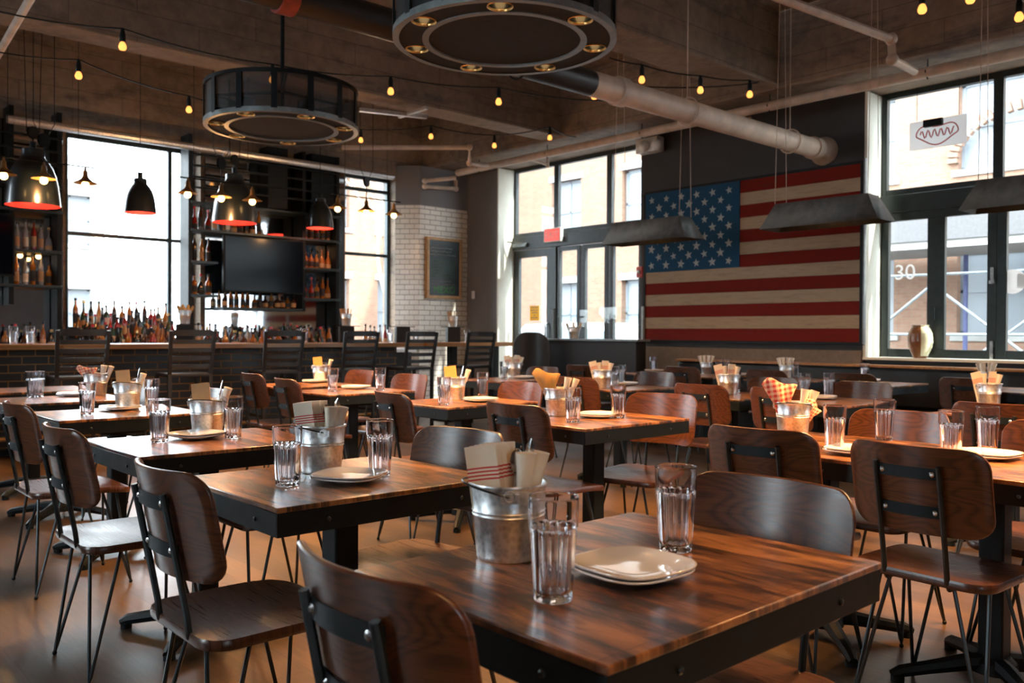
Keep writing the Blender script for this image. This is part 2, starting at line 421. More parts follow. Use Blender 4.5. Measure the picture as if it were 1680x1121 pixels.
def tag(o, label, cat, group=None, kind=None):
    o['label'] = label; o['category'] = cat
    if group: o['group'] = group
    if kind: o['kind'] = kind
    return o
def thing(name, label, cat, loc=(0, 0, 0), rz=0, group=None):
    o = bpy.data.objects.new(name, None); COL.objects.link(o); o.empty_display_size = .1
    o.location = loc; o.rotation_euler = (0, 0, rz); return tag(o, label, cat, group)
def copy_tree(o, parent=None):
    c = o.copy(); COL.objects.link(c)
    if parent: c.parent = parent
    for ch in KIDS.get(o.name, ()): copy_tree(ch, c)
    return c
USED = set()
def inst(proto, label, loc, rz=0, group=None, cat=None, sc=None):
    """first use moves the prototype, later uses copy it with its parts"""
    if proto.name not in USED: USED.add(proto.name); o = proto
    else: o = copy_tree(proto)
    o['label'] = label
    if cat: o['category'] = cat
    if group: o['group'] = group
    o.location = loc; o.rotation_euler = (0, 0, rz)
    if sc: o.scale = sc
    return o
def struct(name, g, mat, parent=None, bevel=0):
    o = g.done(name, mat, parent, bevel=bevel)
    if not parent: o['kind'] = 'structure'
    return o

# ================================================================== THE SETTING
XW, XG = 8.6, 8.95          # street wall: inner face, glazing plane
YW, YG = 10.8, 11.05        # bar wall: inner face, glazing plane
ZC, ZB = 4.45, 3.70         # slab, underside of the beams
X0, Y0 = -3.2, -3.4
struct('floor', G().b(X0-.3, XW+.5, Y0-.3, YW+.5, -.12, 0), 'floor')
struct('ceiling', G().b(X0-.3, XW+.5, Y0-.3, YW+.5, ZC, ZC+.3), 'concrete')
for i, (a, b) in enumerate(((4.7, 5.15), (7.8, 8.15), (1.5, 1.95), (-1.6, -1.15))):
    struct('beam_%d' % (i+1), G().b(X0, 7.9, a, b, ZB, ZC), 'concrete', bevel=.012)
struct('beam_5', G().b(7.9, XW+.45, Y0, YW+.4, ZB-.02, ZC), 'concrete', bevel=.012)
# bar wall with three window openings
g = G()
xs = [(X0-.3, -2.2), (.5, 2.89), (4.45, 6.56), (7.47, XW+.45)]
for a, b in xs: g.b(a, b, YW, YW+.4, 0, 3.5)
for a, b in ((-2.2, .5), (2.89, 4.45), (6.56, 7.47)): g.b(a, b, YW, YW+.4, 0, 1.0)
g.b(X0-.3, XW+.45, YW, YW+.4, 3.5, ZC)
struct('wall_bar', g, 'concrete')
# street wall
g = G()
g.b(XW, XW+.4, 9.82, YW, 0, 3.65)
struct('wall_corner', g, 'greywall')
struct('wall_street', G().b(XW, XW+.4, 4.14, 7.06, 0, 3.68), 'darkwall')
g = G(); g.b(XW+.05, XW+.4, Y0, 4.14, 0, .93); g.b(XW, XW+.4, -2.6+Y0*0, -2.2, 0, 3.68)
struct('wall_sill', g, 'darkwall')
g = G(); g.b(X0-.3, -1.0, Y0-.3, Y0, 0, ZC).b(-.4, XW+.4, Y0-.3, Y0, 0, ZC).b(-1.0, -.4, Y0-.3, Y0, 0, .9).b(-1.0, -.4, Y0-.3, Y0, 2.3, ZC)
struct('wall_rear', g, 'greywall')
g = G(); g.b(X0-.3, X0, Y0, YW, 0, .9).b(X0-.3, X0, Y0, YW, 3.5, ZC)
for a, b in ((Y0, 3.2), (4.4, YW)): g.b(X0-.3, X0, a, b, .9, 3.5)
struct('wall_side', g, 'greywall')
# painted reveals
struct('trim_1', G().b(XW-.005, XW+.4, 9.80, 9.825, 0, 3.66), 'jamb')
struct('trim_2', G().b(XW-.005, XW+.42, 4.115, 4.143, .93, 3.66), 'jamb')
struct('trim_3', G().b(2.88, 2.90, YW-.01, YW+.38, 1.0, 3.5), 'tealpaint')
struct('trim_4', G().b(XW-.02, XW+.35, Y0, 4.14, .93, .955), 'jamb')
# dado band under the flag
struct('trim_5', G().b(XW-.03, XW, 4.15, 7.0, .60, 1.02), plain('tan_dado_board', (.16, .11, .07), .6, 0, .15), bevel=.004)

# tiled corner pier with a chamfered face
pa = (7.68, 10.54); pc = (7.42, 10.78)
poly = [pa, (XW, 10.54), (XW, YW), (7.42, YW)]
struct('pillar_tiled', G().prism(poly, 0, 3.09), 'tile')
struct('pillar_painted', G().prism([(a, b) for a, b in poly], 3.09, 3.68), 'greywall')

def window(name, axis, c, spans, z0, z1, mull, horiz, mat, fw_=.05, dep=.07):
    """axis 'x': frame in a plane x=c, spans along y; 'y': plane y=c, spans along x"""
    def bx(g, a0, a1, zz0, zz1, d=dep):
        if axis == 'x': g.b(c-d/2, c+d/2, a0, a1, zz0, zz1)
        else: g.b(a0, a1, c-d/2, c+d/2, zz0, zz1)
    a, b = spans; g = G()
    bx(g, a, a+fw_, z0, z1); bx(g, b-fw_, b, z0, z1)
    for h in (z0+fw_/2, z1-fw_/2): bx(g, a+fw_, b-fw_, h-fw_/2, h+fw_/2)
    for m, w in mull: bx(g, m-w/2, m+w/2, z0+fw_, z1-fw_, dep*.9)
    for h, w in horiz: bx(g, a+fw_, b-fw_, h-w/2, h+w/2, dep*.8)
    f = g.done(name, mat, bevel=.004); f['kind'] = 'structure'
    p = G(); bx(p, a+fw_*.5, b-fw_*.5, z0+fw_*.5, z1-fw_*.5, .008); p.done('pane', 'pane', f)
    return f
window('window_1', 'y', YG, (2.89, 4.45), 1.0, 3.5, [(4.15, .05), (4.31, .035)], [(2.33, .045)], 'tealpaint')
window('window_2', 'y', YG, (6.56, 7.47), 1.0, 3.5, [], [(2.34, .045), (3.30, .05)], 'tealpaint')
window('window_3', 'y', YG, (-2.2, .5), 1.0, 3.5, [(-.85, .05)], [(2.33, .045)], 'tealpaint')
window('window_13', 'y', Y0-.15, (-1.0, -.4), .9, 2.3, [], [], 'tealpaint')
for i, (a, b) in enumerate(((3.2, 4.4),)):
    window('window_%d' % (12+i), 'x', X0-.15, (a, b), .9, 3.5, [((a+b)/2, .05)], [(2.33, .045)], 'tealpaint')
# street glazing beside the flag: transom lights over folding panels
ys = [4.12, 3.0, 1.88, .76, -.36, -1.48, -2.4]
window('window_4', 'x', XG, (-2.4, 4.12), 2.62, 3.68, [(y, .09) for y in ys[1:-1]], [], 'frame', .06)
struct('trim_6', G().b(XG-.06, XG+.06, -2.4, 4.13, 2.44, 2.62), 'frame', bevel=.006)
for i in range(6):
    a, b = ys[i+1], ys[i]
    f = window('window_%d' % (5+i), 'x', XG, (a, b), .955, 2.44, [((a+b)/2, .17)], [], 'frame', .085, .06)
    hg = G(); hg.c(XG-.05, a+.03, 1.75, .03, .03, .16).c(XG-.065, a+.03, 1.69, .02, .05, .03); hg.done('latch', 'chrome', f)
    hg = G(); hg.c(XG-.05, a+.03, 1.03, .03, .03, .2); hg.done('bolt', 'chrome', f)
    hg = G(); hg.tube([(XG-.03, b-.56, 1.32), (XG-.06, b-.56, 1.33), (XG-.06, b-.56, 1.45), (XG-.03, b-.56, 1.46)], .007, 6); hg.done('pull_handle', 'black', f)
# entrance: door, folding panels, transom
window('window_11', 'x', XG, (7.06, 9.82), 2.63, 3.68, [(8.9, .09), (7.88, .09)], [], 'greyframe', .06)
struct('trim_7', G().b(XG-.06, XG+.06, 7.06, 9.82, 2.44, 2.63), 'greyframe', bevel=.006)
def doorleaf(name, a, b, z0, z1, st):
    g = G(); g.b(XG-.03, XG+.03, a, a+st, z0, z1).b(XG-.03, XG+.03, b-st, b, z0, z1)
    g.b(XG-.03, XG+.03, a+st, b-st, z0, z0+.2).b(XG-.03, XG+.03, a+st, b-st, z1-st, z1)
    f = g.done(name, 'greyframe', bevel=.004); f['kind'] = 'structure'
    G().b(XG-.004, XG+.004, a+st*.9, b-st*.9, z0+.19, z1-st*.9).done('pane', 'pane', f); return f
d1 = doorleaf('door_1', 8.98, 9.80, .01, 2.43, .11)
G().tube([(XG-.03, 9.06, .9), (XG-.08, 9.06, .93), (XG-.08, 9.06, 1.3), (XG-.03, 9.06, 1.33)], .012, 8).done('door_handle', 'chrome', d1)
struct('trim_8', G().b(XG-.05, XG+.05, 8.88, 8.98, 0, 2.44), 'greyframe', bevel=.004)
for i, (a, b) in enumerate(((8.42, 8.88), (7.9, 8.38), (7.3, 7.86))): doorleaf('door_%d' % (i+2), a, b, .01, 2.43, .06)
struct('trim_9', G().b(XG-.03, XG+.03, 7.06, 7.28, 0, 2.44), 'greyframe')

# ------------------------------------------------------------------ pipes and services on the ceiling
yd = 4.72+.0; yd = 4.58
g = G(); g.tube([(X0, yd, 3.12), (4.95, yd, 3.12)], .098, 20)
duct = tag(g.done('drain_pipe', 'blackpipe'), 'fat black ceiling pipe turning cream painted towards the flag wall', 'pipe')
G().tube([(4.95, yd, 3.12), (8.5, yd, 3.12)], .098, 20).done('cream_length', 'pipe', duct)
G().tube([(2.33, yd, 3.12), (2.43, yd, 3.12)], .115, 20).done('red_coupling', 'redpipe', duct)
for x in (5.3, 8.38): G().tube([(x-.05, yd, 3.12), (x+.05, yd, 3.12)], .116, 20).done('pipe_collar', 'pipe', duct)
g = G(); g.lathe([(.098, 0), (.15, .1), (.15, .13)], 24, mx=Matrix.Translation((8.47, yd, 3.12)) @ Matrix.Rotation(pi/2, 4, 'Y'))
g.done('wall_flange', 'pipe', duct)
for x in (1.2, 4.2, 6.2, 7.9):
    g = G(); g.tube([(x, yd+.118*cos(a), 3.12+.118*sin(a)) for a in [2*pi*k/20 for k in range(20)]], .008, 6, closed=True)
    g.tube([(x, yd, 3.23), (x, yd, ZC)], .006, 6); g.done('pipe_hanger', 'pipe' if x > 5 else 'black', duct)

xs_ = 8.05
g = G(); g.tube([(xs_, Y0, 3.56), (xs_, 10.1, 3.56)], .05, 14)
sp = tag(g.done('sprinkler_main', 'pipe'), 'long cream sprinkler pipe running above the street windows', 'pipe')
for i, y in enumerate((2.2, 5.4, 8.6)):
    g = G(); g.tube([(xs_, y, 3.56), (xs_+.35, y-.02, 3.52), (xs_+.38, y-.02, 3.52), (xs_+.38, y-.02, 3.6)], .02, 8)
    g.sph((xs_+.38, y-.02, 3.5), .028, 8); g.done('sprinkler_drop', 'pipe', sp)
for y in (-1, 1.2, 3.3, 4.9, 6.6, 8.2, 9.6):
    g = G(); g.tube([(xs_, y, 3.5), (xs_-.055, y, 3.56), (xs_, y, 3.62), (xs_+.055, y, 3.56), (xs_, y, 3.5)], .006, 5); g.tube([(xs_, y, 3.62), (xs_, y, ZB-.021)], .006, 5)
    g.done('pipe_clip', 'black', sp)
def pipe_run(pts, r, mat, label, name='conduit_pipe'):
    g = G(); g.tube(pts, r, 10)
    for p in pts[1:-1]: g.sph(p, r*1.45, 8)
    return tag(g.done(name, mat), label, 'pipe')
pipe_run([PZ(1262, -10, 3.6), PZ(1462, 64, 3.6), PZ(1464, 98, 3.42), PZ(1500, 117, 3.45)], .035, 'pipe', 'thin tan pipe with a downward jog over the big street window')
pipe_run([(5.6, 9.3, 3.45), PZ(770, 242, 3.45), PZ(770, 268, 3.3), PZ(800, 272, 3.35)], .028, 'pipe', 'cream conduit with a drop ahead of the tiled pier')
pipe_run([PX(748, 292, 8.05), PY(697, 297, 10.4), PY(697, 306, 10.4), PX(748, 310, 8.3), PX(748, 296, 8.3)], .03, 'pipe', 'looped cream pipe end on the painted pier')
pipe_run([PZ(60, -20, 3.55), PZ(-15, 110, 3.55)], .03, 'pipe', 'pale slanting conduit crossing the upper left corner of the view')
pipe_run([(2.2, 10.4, 3.42), (4.6, 10.4, 3.42), (7.1, 10.4, 3.42)], .045, 'galv', 'grey steel duct rail running above the bar windows')
# strut channel under the second beam
g = G(); a = PZ(590, 180, 3.6); b = PZ(700, 192, 3.6); g.bar(a, b, .05, .04); g.bar(PZ(655, 192, 3.6), PZ(700, 177, 3.62), .04, .03)
tag(g.done('strut_channel', 'galv'), 'grey steel strut carrying the hoist ropes near the ring chandelier', 'bracket')
g = G(); g.box = None
g.c(*PX(1066, 239, 8.5), .14, .34, .18); g.sph(PX(1056, 240, 8.38), .07, 10); g.sph(PX(1078, 238, 8.38), .07, 10)
tag(g.done('emergency_light', 'whiteplastic', bevel=.01), 'pale twin-head emergency light above the flag corner', 'emergency light')

# ------------------------------------------------------------------ flag painting
fy0, fy1, fz0, fz1 = 4.16, 6.94, 1.105, 2.93
fx = XW-.045
flag = thing('flag_painting', 'large weathered wooden stars and stripes panel on the charcoal wall', 'flag', (0, 0, 0))
g = G(); g.b(fx+.005, XW, fy0-.03, fy1+.03, fz0-.03, fz0); g.b(fx+.005, XW, fy0-.03, fy1+.03, fz1, fz1+.03)
g.b(fx-.01, XW, fy1, fy1+.035, fz0, fz1); g.b(fx-.01, XW, fy0-.035, fy0, fz0, fz1); g.b(fx+.02, XW, fy0, fy1, fz0, fz1)
g.done('panel_frame', 'black', flag)
G().b(fx-.03, fx+.01, fy0-.06, fy0-.045, fz0-.02, fz1+.04).done('corner_strip', 'rim', flag)
sh = (fz1-fz0)/13
cy = fy1-(fy1-fy0)*.49
R_, W_ = G(), G()
for k in range(13):
    zt = fz1-k*sh; gg = R_ if k % 2 == 0 else W_
    y1 = cy if k < 7 else fy1
    gg.b(fx, fx+.02, fy0, y1, zt-sh+.0015, zt-.0015)
R_.done('red_stripes', 'flagred', flag); W_.done('cream_stripes', 'flagwhite', flag)
canton = G().b(fx-.008, fx+.02, cy, fy1, fz1-7*sh, fz1).done('blue_canton', 'flagblue', flag)
g = G()
for r in range(9):
    n = 6 if r % 2 == 0 else 5
    for c in range(n):
        yy = fy1-.1-(c+(0 if n == 6 else .5))*(fy1-cy-.24)/5; zz = fz1-.09-r*(7*sh-.17)/8
        a0 = random.uniform(-.25, .25); R = .055*random.uniform(.85, 1.1); pl = []
        for k in range(10):
            a = pi/2+a0+k*pi/5; rr = R if k % 2 == 0 else R*.42
            pl.append((yy+rr*cos(a), zz+rr*sin(a)))
        o_ = len(g.v); g.v.append((fx-.012, yy, zz))
        for p in pl: g.v.append((fx-.012, p[0], p[1]))
        for k in range(10): g.f.append((o_, o_+1+k, o_+1+(k+1) % 10))
g.done('star_field', 'flagstar', canton)

# ------------------------------------------------------------------ black banquette along the street wall and the partition at the door
g = G(); g.b(8.02, 8.5, Y0+1, 6.9, .1, .47)
bq = thing('banquette', 'long black banquette bench along the street wall under flag and windows', 'bench')
g = G(); g.b(7.98, 8.55, -2.3, 6.34, 0, .36); g.done('bench_base', 'blackpaint', bq, bevel=.01)
g = G(); g.b(7.97, 8.45, -2.28, 6.33, .36, .47); g.done('seat_cushion', 'leather', bq, bevel=.03)
g = G(); g.b(8.42, 8.57, -2.3, 6.34, .47, .86); g.done('back_cushion', 'leather', bq, bevel=.03)
g = G(); g.b(8.38, 8.58, -2.3, 6.34, .86, .885); g.done('wood_cap', 'counter', bq, bevel=.004)

pt = thing('host_partition', 'black half-height partition with a clear glass screen before the folding doors', 'partition')
px = 7.75
g = G(); g.b(px, px+.18, 6.42, 7.98, 0, 1.09); g.done('half_wall', 'blackpaint', pt, bevel=.005)
g = G(); g.b(px-.03, px+.21, 6.38, 8.01, 1.09, 1.115); g.done('cap_ledge', 'rim', pt, bevel=.003)
G().b(px+.15, px+.16, 6.46, 7.93, 1.115, 1.5).done('glass_screen', 'pane', pt)
g = G()
for y in (6.45, 7.92): g.b(px+.14, px+.17, y-.015, y+.015, 1.115, 1.5)
g.done('screen_post', 'rim', pt)

# ------------------------------------------------------------------ bar counter
bar = thing('bar_counter', 'long bar with black glazed brick front and oak top', 'bar counter')
g = G(); g.b(X0, 6.35, 9.2, 9.5, .06, 1.0); g.done('brick_front', 'barbrick', bar)
G().b(X0, 6.35, 9.22, 9.52, 0, .06).done('kick_plinth', 'black', bar)
g = G(); g.b(X0, 6.6, 8.95, 9.55, 1.0, 1.052); g.done('counter_top', 'counter', bar, bevel=.006)
G().tube([(X0, 9.02, .18), (6.3, 9.02, .18)], .022, 10).done('foot_rail', 'hood', bar)
ht = thing('high_table', 'oak high table on dark posts ahead of the white tiled pier', 'table')
G().b(6.61, 8.15, 8.9, 9.5, 1.0, 1.055).done('table_top', 'counter', ht, bevel=.006)
for x in (7.25, 8.0):
    G().c(x, 9.2, .5, .1, .1, 1.0).done('post', 'black', ht); G().c(x, 9.2, .012, .4, .4, .024).done('foot_plate', 'black', ht, bevel=.004)

bb = thing('back_bar', 'dark back counter under the bar shelves', 'counter')
G().b(.5, 7.3, 10.2, 10.78, 0, .9).done('cabinet', 'blackpaint', bb, bevel=.005)
G().b(.45, 7.35, 10.15, 10.79, .9, .95).done('counter_top', 'galv', bb, bevel=.004)

# mirror and shelves
mir = tag(G().b(4.5, 6.52, YW-.03, YW-.001, .96, 3.5).done('bar_mirror', 'mirror'), 'large mirror on the wall behind the bar shelves', 'mirror')
mir2 = tag(G().b(.55, 2.84, YW-.03, YW-.001, .96, 3.5).done('bar_mirror', 'mirror'), 'mirror behind the shelves left of the tall bar window', 'mirror')
def shelf_unit(x0, x1, posts, shelves, rails, label):
    t = thing('bottle_shelf', label, 'shelf')
    for x in posts:
        zb = 1.46 if x in (5.74, 1.7, 2.26) else .952
        G().b(x-.025, x+.025, 10.495, 10.745, zb, 3.6).done('upright', 'black', t, bevel=.003)
    for z, a, b in shelves: G().b(a, b, 10.46, 10.76, z-.03, z).done('shelf_board', 'tealpaint', t, bevel=.003)
    for z in rails: G().b(x0, x1, 10.48, 10.5, z-.012, z+.012).done('rail', 'black', t)
    return t
shelf_unit(4.2, 6.28, (4.2, 5.74, 6.255), [(2.44, 4.2, 6.28), (2.05, 4.2, 4.54), (2.05, 5.72, 6.28), (1.64, 4.2, 4.54), (1.64, 5.72, 6.28), (1.49, 4.6, 5.7), (2.78, 4.2, 6.28)],
           (2.95, 3.08, 3.22, 3.36), 'black steel bottle shelving with the television between two bar windows')
G().b(5.52, 5.8, 10.5, 10.74, 2.44, 3.5).done('x', 'black') if False else None
shelf_unit(.6, 2.76, (.6, 1.7, 2.26, 2.735), [(2.5, .6, 2.76), (2.06, .6, 2.76), (1.68, .6, 2.76), (2.78, .6, 2.76)], (3.0, 3.15, 3.3), 'black steel bottle shelving left of the tall bar window')
struct('pillar_steel_1', G().b(5.22, 5.5, 10.5, 10.76, 2.8, 3.6), 'black')
struct('pillar_steel_2', G().b(5.86, 6.22, 10.52, 10.76, 2.8, 3.6), 'black')
tv = thing('television', 'black flat television switched off on the bar shelving', 'television')
G().b(4.57, 5.68, 10.38, 10.43, 1.68, 2.39).done('tv_housing', 'black', tv, bevel=.006)
G().b(4.59, 5.66, 10.374, 10.382, 1.70, 2.37).done('screen', 'tv', tv)
tv2 = thing('television', 'black television at the extreme left on the shelving', 'television')
G().b(1.22, 2.27, 10.38, 10.43, 1.76, 2.42).done('tv_housing', 'black', tv2, bevel=.006)
G().b(1.24, 2.25, 10.374, 10.382, 1.78, 2.40).done('screen', 'tv', tv2)
for px_, py_ in ((33, 424), (63, 424)):
    p = PY(px_, py_, 10.55); p.z = 2.009
    t = thing('shelf_puck_light', 'warm glowing puck under the shelf, the one nearer the %s' % ('left television' if px_ == 33 else 'tall window'), 'light', p)
    G().lathe([(.03, 0), (.03, .02)], 16).done('housing', 'brass', t); G().sph((0, 0, -.015), .028, 10).done('bulb', 'bulb2', t)

# ------------------------------------------------------------------ corner details
cb = thing('chalkboard', 'chalkboard menu in a pale wooden frame on the tiled pier', 'chalkboard')
a = PY(700, 388, 10.5); b = PY(757, 492, 10.5); cx0, cx1, cz0, cz1 = a.x, b.x, PY(700, 489, 10.5).z, a.z
G().b(cx0+.04, cx1-.04, 10.50, 10.535, cz0+.04, cz1-.04).done('slate', 'chalk', cb)
g = G(); g.b(cx0, cx0+.045, 10.48, 10.54, cz0, cz1).b(cx1-.045, cx1, 10.48, 10.54, cz0, cz1).b(cx0+.045, cx1-.045, 10.48, 10.54, cz0, cz0+.045).b(cx0+.045, cx1-.045, 10.48, 10.54, cz1-.045, cz1)
g.done('wood_frame', 'oakframe', cb, bevel=.004)
def strokes(rows, x0, x1, zt, dz, h, y, r, seed, joined=False):
    rnd = random.Random(seed); g = G()
    for k in range(rows):
        z = zt-k*dz; x = x0
        while x < x1-rnd.uniform(0, .12):
            w = rnd.uniform(.02, .06); pts = [(x+w*t/4, y, z+rnd.uniform(-h, h)) for t in range(5)]
            g.tube(pts, r, 4); x += w+.012
    return g
strokes(6, cx0+.08, cx1-.1, cz1-.36, .045, .008, 10.497, .0025, 1).done('chalk_writing', 'greenchalk', cb)
strokes(3, cx0+.08, cx1-.12, cz1-.16, .05, .008, 10.497, .002, 2).done('chalk_writing', 'whiteplastic', cb)
strokes(3, cx0+.1, cx1-.12, cz1-.66, .05, .008, 10.497, .002, 3).done('chalk_writing', 'pinkchalk', cb)
def text(s, name, mat, size, loc, rot, parent=None, ext=.001, align='CENTER', sx=1):
    cu = bpy.data.curves.new(name, 'FONT'); cu.body = s; cu.size = size; cu.extrude = ext; cu.align_x = align; cu.align_y = 'CENTER'
    tmp = bpy.data.objects.new('tmp_text', cu); COL.objects.link(tmp)
    dg = bpy.context.evaluated_depsgraph_get(); me = bpy.data.meshes.new_from_object(tmp.evaluated_get(dg))
    COL.objects.unlink(tmp); bpy.data.objects.remove(tmp)
    me.materials.clear(); me.materials.append(MT[mat]); me.name = name
    o = bpy.data.objects.new(name, me); COL.objects.link(o); o.location = loc; o.rotation_euler = rot; o.scale = (sx, 1, 1)
    if parent: o.parent = parent; KIDS.setdefault(parent.name, []).append(o)
    return o
text('MEXO', 'green_lettering', 'greenchalk', .15, ((cx0+cx1)/2, 10.497, cz0+.13), (pi/2, 0, 0), cb)

p = PX(777, 484, XW)
sw = thing('light_switch', 'white switch plate on the grey corner wall', 'switch', (0, 0, 0))
G().b(XW-.012, XW-.001, p.y-.035, p.y+.035, p.z-.06, p.z+.06).done('plate', 'whiteplastic', sw, bevel=.003)
G().b(XW-.022, XW-.012, p.y-.01, p.y+.01, p.z-.025, p.z+.025).done('rocker', 'whiteplastic', sw)
p = PX(1052, 447, XW)
al = thing('fire_alarm', 'red fire alarm strobe on the wall beside the flag', 'alarm')
G().b(XW-.04, XW-.001, p.y-.05, p.y+.05, p.z-.07, p.z+.07).done('housing', 'redplastic', al, bevel=.008)
G().sph((XW-.05, p.y, p.z+.0), .025, 10).done('strobe', 'whiteplastic', al)
p = PX(908, 386, XG-.1)
ex = thing('exit_sign', 'red exit sign on the transom above the entrance', 'exit sign')
G().b(p.x-.03, p.x+.03, p.y-.17, p.y+.17, p.z-.1, p.z+.1).done('housing', 'whiteplastic', ex, bevel=.004)
G().b(p.x-.034, p.x-.03, p.y-.15, p.y+.15, p.z-.085, p.z+.085).done('sign_face', 'exitred', ex)
text('EXIT', 'lettering', 'whiteink', .13, (p.x-.037, p.y, p.z), (pi/2, 0, -pi/2), ex)
p = PX(877, 514, XG-.01)
nt = thing('door_notice', 'yellow notice sheet taped on the entrance door glass', 'notice')
G().b(p.x-.002, p.x, p.y-.1, p.y+.1, p.z-.11, p.z+.11).done('sheet', 'yellowsheet', nt)
g = G()
for k, w in enumerate((.07, .085, .06, .02, .07)): g.b(p.x-.004, p.x-.002, p.y-w, p.y+w, p.z+.075-k*.038, p.z+.09-k*.038)
g.done('printed_lines', 'hood', nt)
p = PX(853, 403, XG-.08)
cl = thing('door_closer', 'silver hydraulic closer at the top of the entrance door', 'door closer')
G().c(p.x, p.y, p.z, .05, .3, .06).done('closer_body', 'rim', cl, bevel=.01); G().bar((p.x, p.y-.1, p.z+.02), (p.x-.15, p.y+.12, p.z+.05), .02).done('closer_arm', 'rim', cl)

# window lettering
text('30', 'window_lettering', 'vinyl', .22, (XG-.01, PX(1485, 448, XG).y, PX(1485, 448, XG).z), (pi/2, 0, -pi/2), None, .001)
o = bpy.data.objects['window_lettering']; tag(o, 'white number 30 lettered on the first folding window', 'lettering')
p = PX(1665, 462, XG-.008); g = G()
g.lathe([(.115, 0), (.115, .002)], 32, mx=Matrix.Translation((XG-.008, p.y+.02, p.z)) @ Matrix.Rotation(pi/2, 4, 'Y'))
g.b(XG-.0101, XG-.0081, p.y-.2, p.y-.02, p.z-.06, p.z+.07)
tag(g.done('window_emblem', 'vinyl'), 'round white vinyl emblem on the folding window glass', 'emblem')
# hanging neon sign in the transom window
p = PX(1538, 218, XG-.12); ns = thing('neon_sign', 'unlit hanging neon sign on a clear backing in the upper street window', 'neon sign')
g = G(); g.b(p.x, p.x+.01, p.y-.27, p.y+.27, p.z-.14, p.z+.14); g.done('backing', 'vinyl', ns)
g = G(); q = [(p.x-.015, p.y+.2*cos(t), p.z+.09*sin(t)*(1+.3*sin(3*t))) for t in [2*pi*k/36 for k in range(36)]]; g.tube(q, .006, 6, closed=True)
q = [(p.x-.015, p.y+.16-.32*k/30, p.z+.04*sin(k*1.1)) for k in range(31)]; g.tube(q, .006, 6); g.done('neon_tube', 'redplastic', ns)
G().c(p.x-.03, p.y+.03, p.z+.1, .05, .18, .07).done('transformer', 'black', ns, bevel=.005)
g = G()
for s in (-.2, .2): g.tube([(p.x, p.y+s, p.z+.14), (p.x, p.y+s, 3.66)], .003, 5)
g.done('hanging_wire', 'black', ns)

# stoneware jar on the sill
p = PX(1508, 595, 8.72)
jar = thing('stoneware_jar', 'brown and cream ribbed stoneware jar on the window sill', 'jar', (8.74, p.y, .955))
prof = [(.06, 0), (.075, .03), (.105, .10), (.118, .17), (.112, .24), (.09, .29), (.075, .31), (.08, .325), (.07, .325), (.06, .3)]
pr = []
for i in range(40):
    t = i/39*(len(prof)-1); k = min(int(t), len(prof)-2); f = t-k
    r = prof[k][0]*(1-f)+prof[k+1][0]*f; z = prof[k][1]*(1-f)+prof[k+1][1]*f
    pr.append((r*(1+.02*sin(i*2.2)), z))
G().lathe(pr, 32).done('jar_body', 'ceram', jar, 60)
g = G(); n = 32
g.lathe([(r*1.012, z) for r, z in pr[3:36]], 24, mod=lambda i, a: 1 if (a > 3.6 and a < 6.0) else .97, capb=False, capt=False); g.done('cream_glaze', 'ceramw', jar, 60)

# ================================================================== STREET OUTSIDE
struct('ground', G().b(XW+.4, 60, -40, 60, -.4, -.22).b(-40, XW+.4, YW+.4, 60, -.4, -.22), 'asphalt')
struct('sidewalk', G().b(XW+.4, 11.2, -30, 14, -.3, -.08).b(-20, 11.2, YW+.4, 14.0, -.3, -.08).b(18, 20, -30, 60, -.3, -.08), 'sidewalk')
def facade(name, label, axis, c, a0, a1, h, mat, cols, rows, wz0, ww, wh, skip=(), gz=3.6):
    """masonry block with real openings: piers and spandrels in one wall, each window a part"""
    t = thing(name, label, 'building'); D = 3.0
    P_ = (lambda x0, x1, z0, z1, d0, d1, g: g.b(c+d0, c+d1, x0, x1, z0, z1)) if axis == 'x' else (lambda x0, x1, z0, z1, d0, d1, g: g.b(x0, x1, c+d0, c+d1, z0, z1))
    g = G(); P_(a0, a1, -.1, h, .35, D, g)
    step = (a1-a0)/cols; zs = [wz0+r*gz for r in range(rows)]
    for i in range(cols+1):
        x = a0+i*step; P_(max(a0, x-(step-ww)/2), min(a1, x+(step-ww)/2), -.1, h, 0, .36, g)
    z = -.1
    for r in range(rows+1):
        z1 = zs[r] if r < rows else h
        P_(a0, a1, z, z1, .004, .352, g); z = (zs[r]+wh) if r < rows else h
    g.done('masonry_wall', mat, t)
    sg = G()
    for i in range(cols):
        xc = a0+(i+.5)*step
        for r in range(rows):
            f = G(); z0 = zs[r]; w = ww/2
            P_(xc-w, xc-w+.07, z0, z0+wh, .2, .27, f); P_(xc+w-.07, xc+w, z0, z0+wh, .2, .27, f)
            P_(xc-w, xc+w, z0, z0+.07, .2, .27, f); P_(xc-w, xc+w, z0+wh-.07, z0+wh, .2, .27, f)
            P_(xc-.03, xc+.03, z0, z0+wh, .2, .26, f); P_(xc-w, xc+w, z0+wh*.5-.03, z0+wh*.5+.03, .2, .26, f)
            P_(xc-w, xc+w, z0, z0+wh, .24, .25, f)
            f.done('window', 'darkglass', t)
            P_(xc-w-.12, xc+w+.12, z0-.14, z0, -.06, .1, sg); P_(xc-w-.1, xc+w+.1, z0+wh, z0+wh+.2, -.04, .1, sg)
    sg.done('stone_sills', 'stone', t)
    return t
fa = facade('brick_building', 'red brick building across the street seen through the folding windows', 'x', 20, -12, 14, 16, 'redbrick', 9, 4, 1.2, 1.5, 1.9)
facade('brick_building', 'brick building further along the street behind the entrance doors', 'x', 20, 15.0, 36, 14, 'redbrick', 7, 4, .8, 1.3, 2.0, gz=3.3)
facade('brick_building', 'pale brick building seen through the bar window by the pier', 'y', 24, 13, 19.8, 13, 'redbrick', 3, 3, .9, 1.2, 2.0)
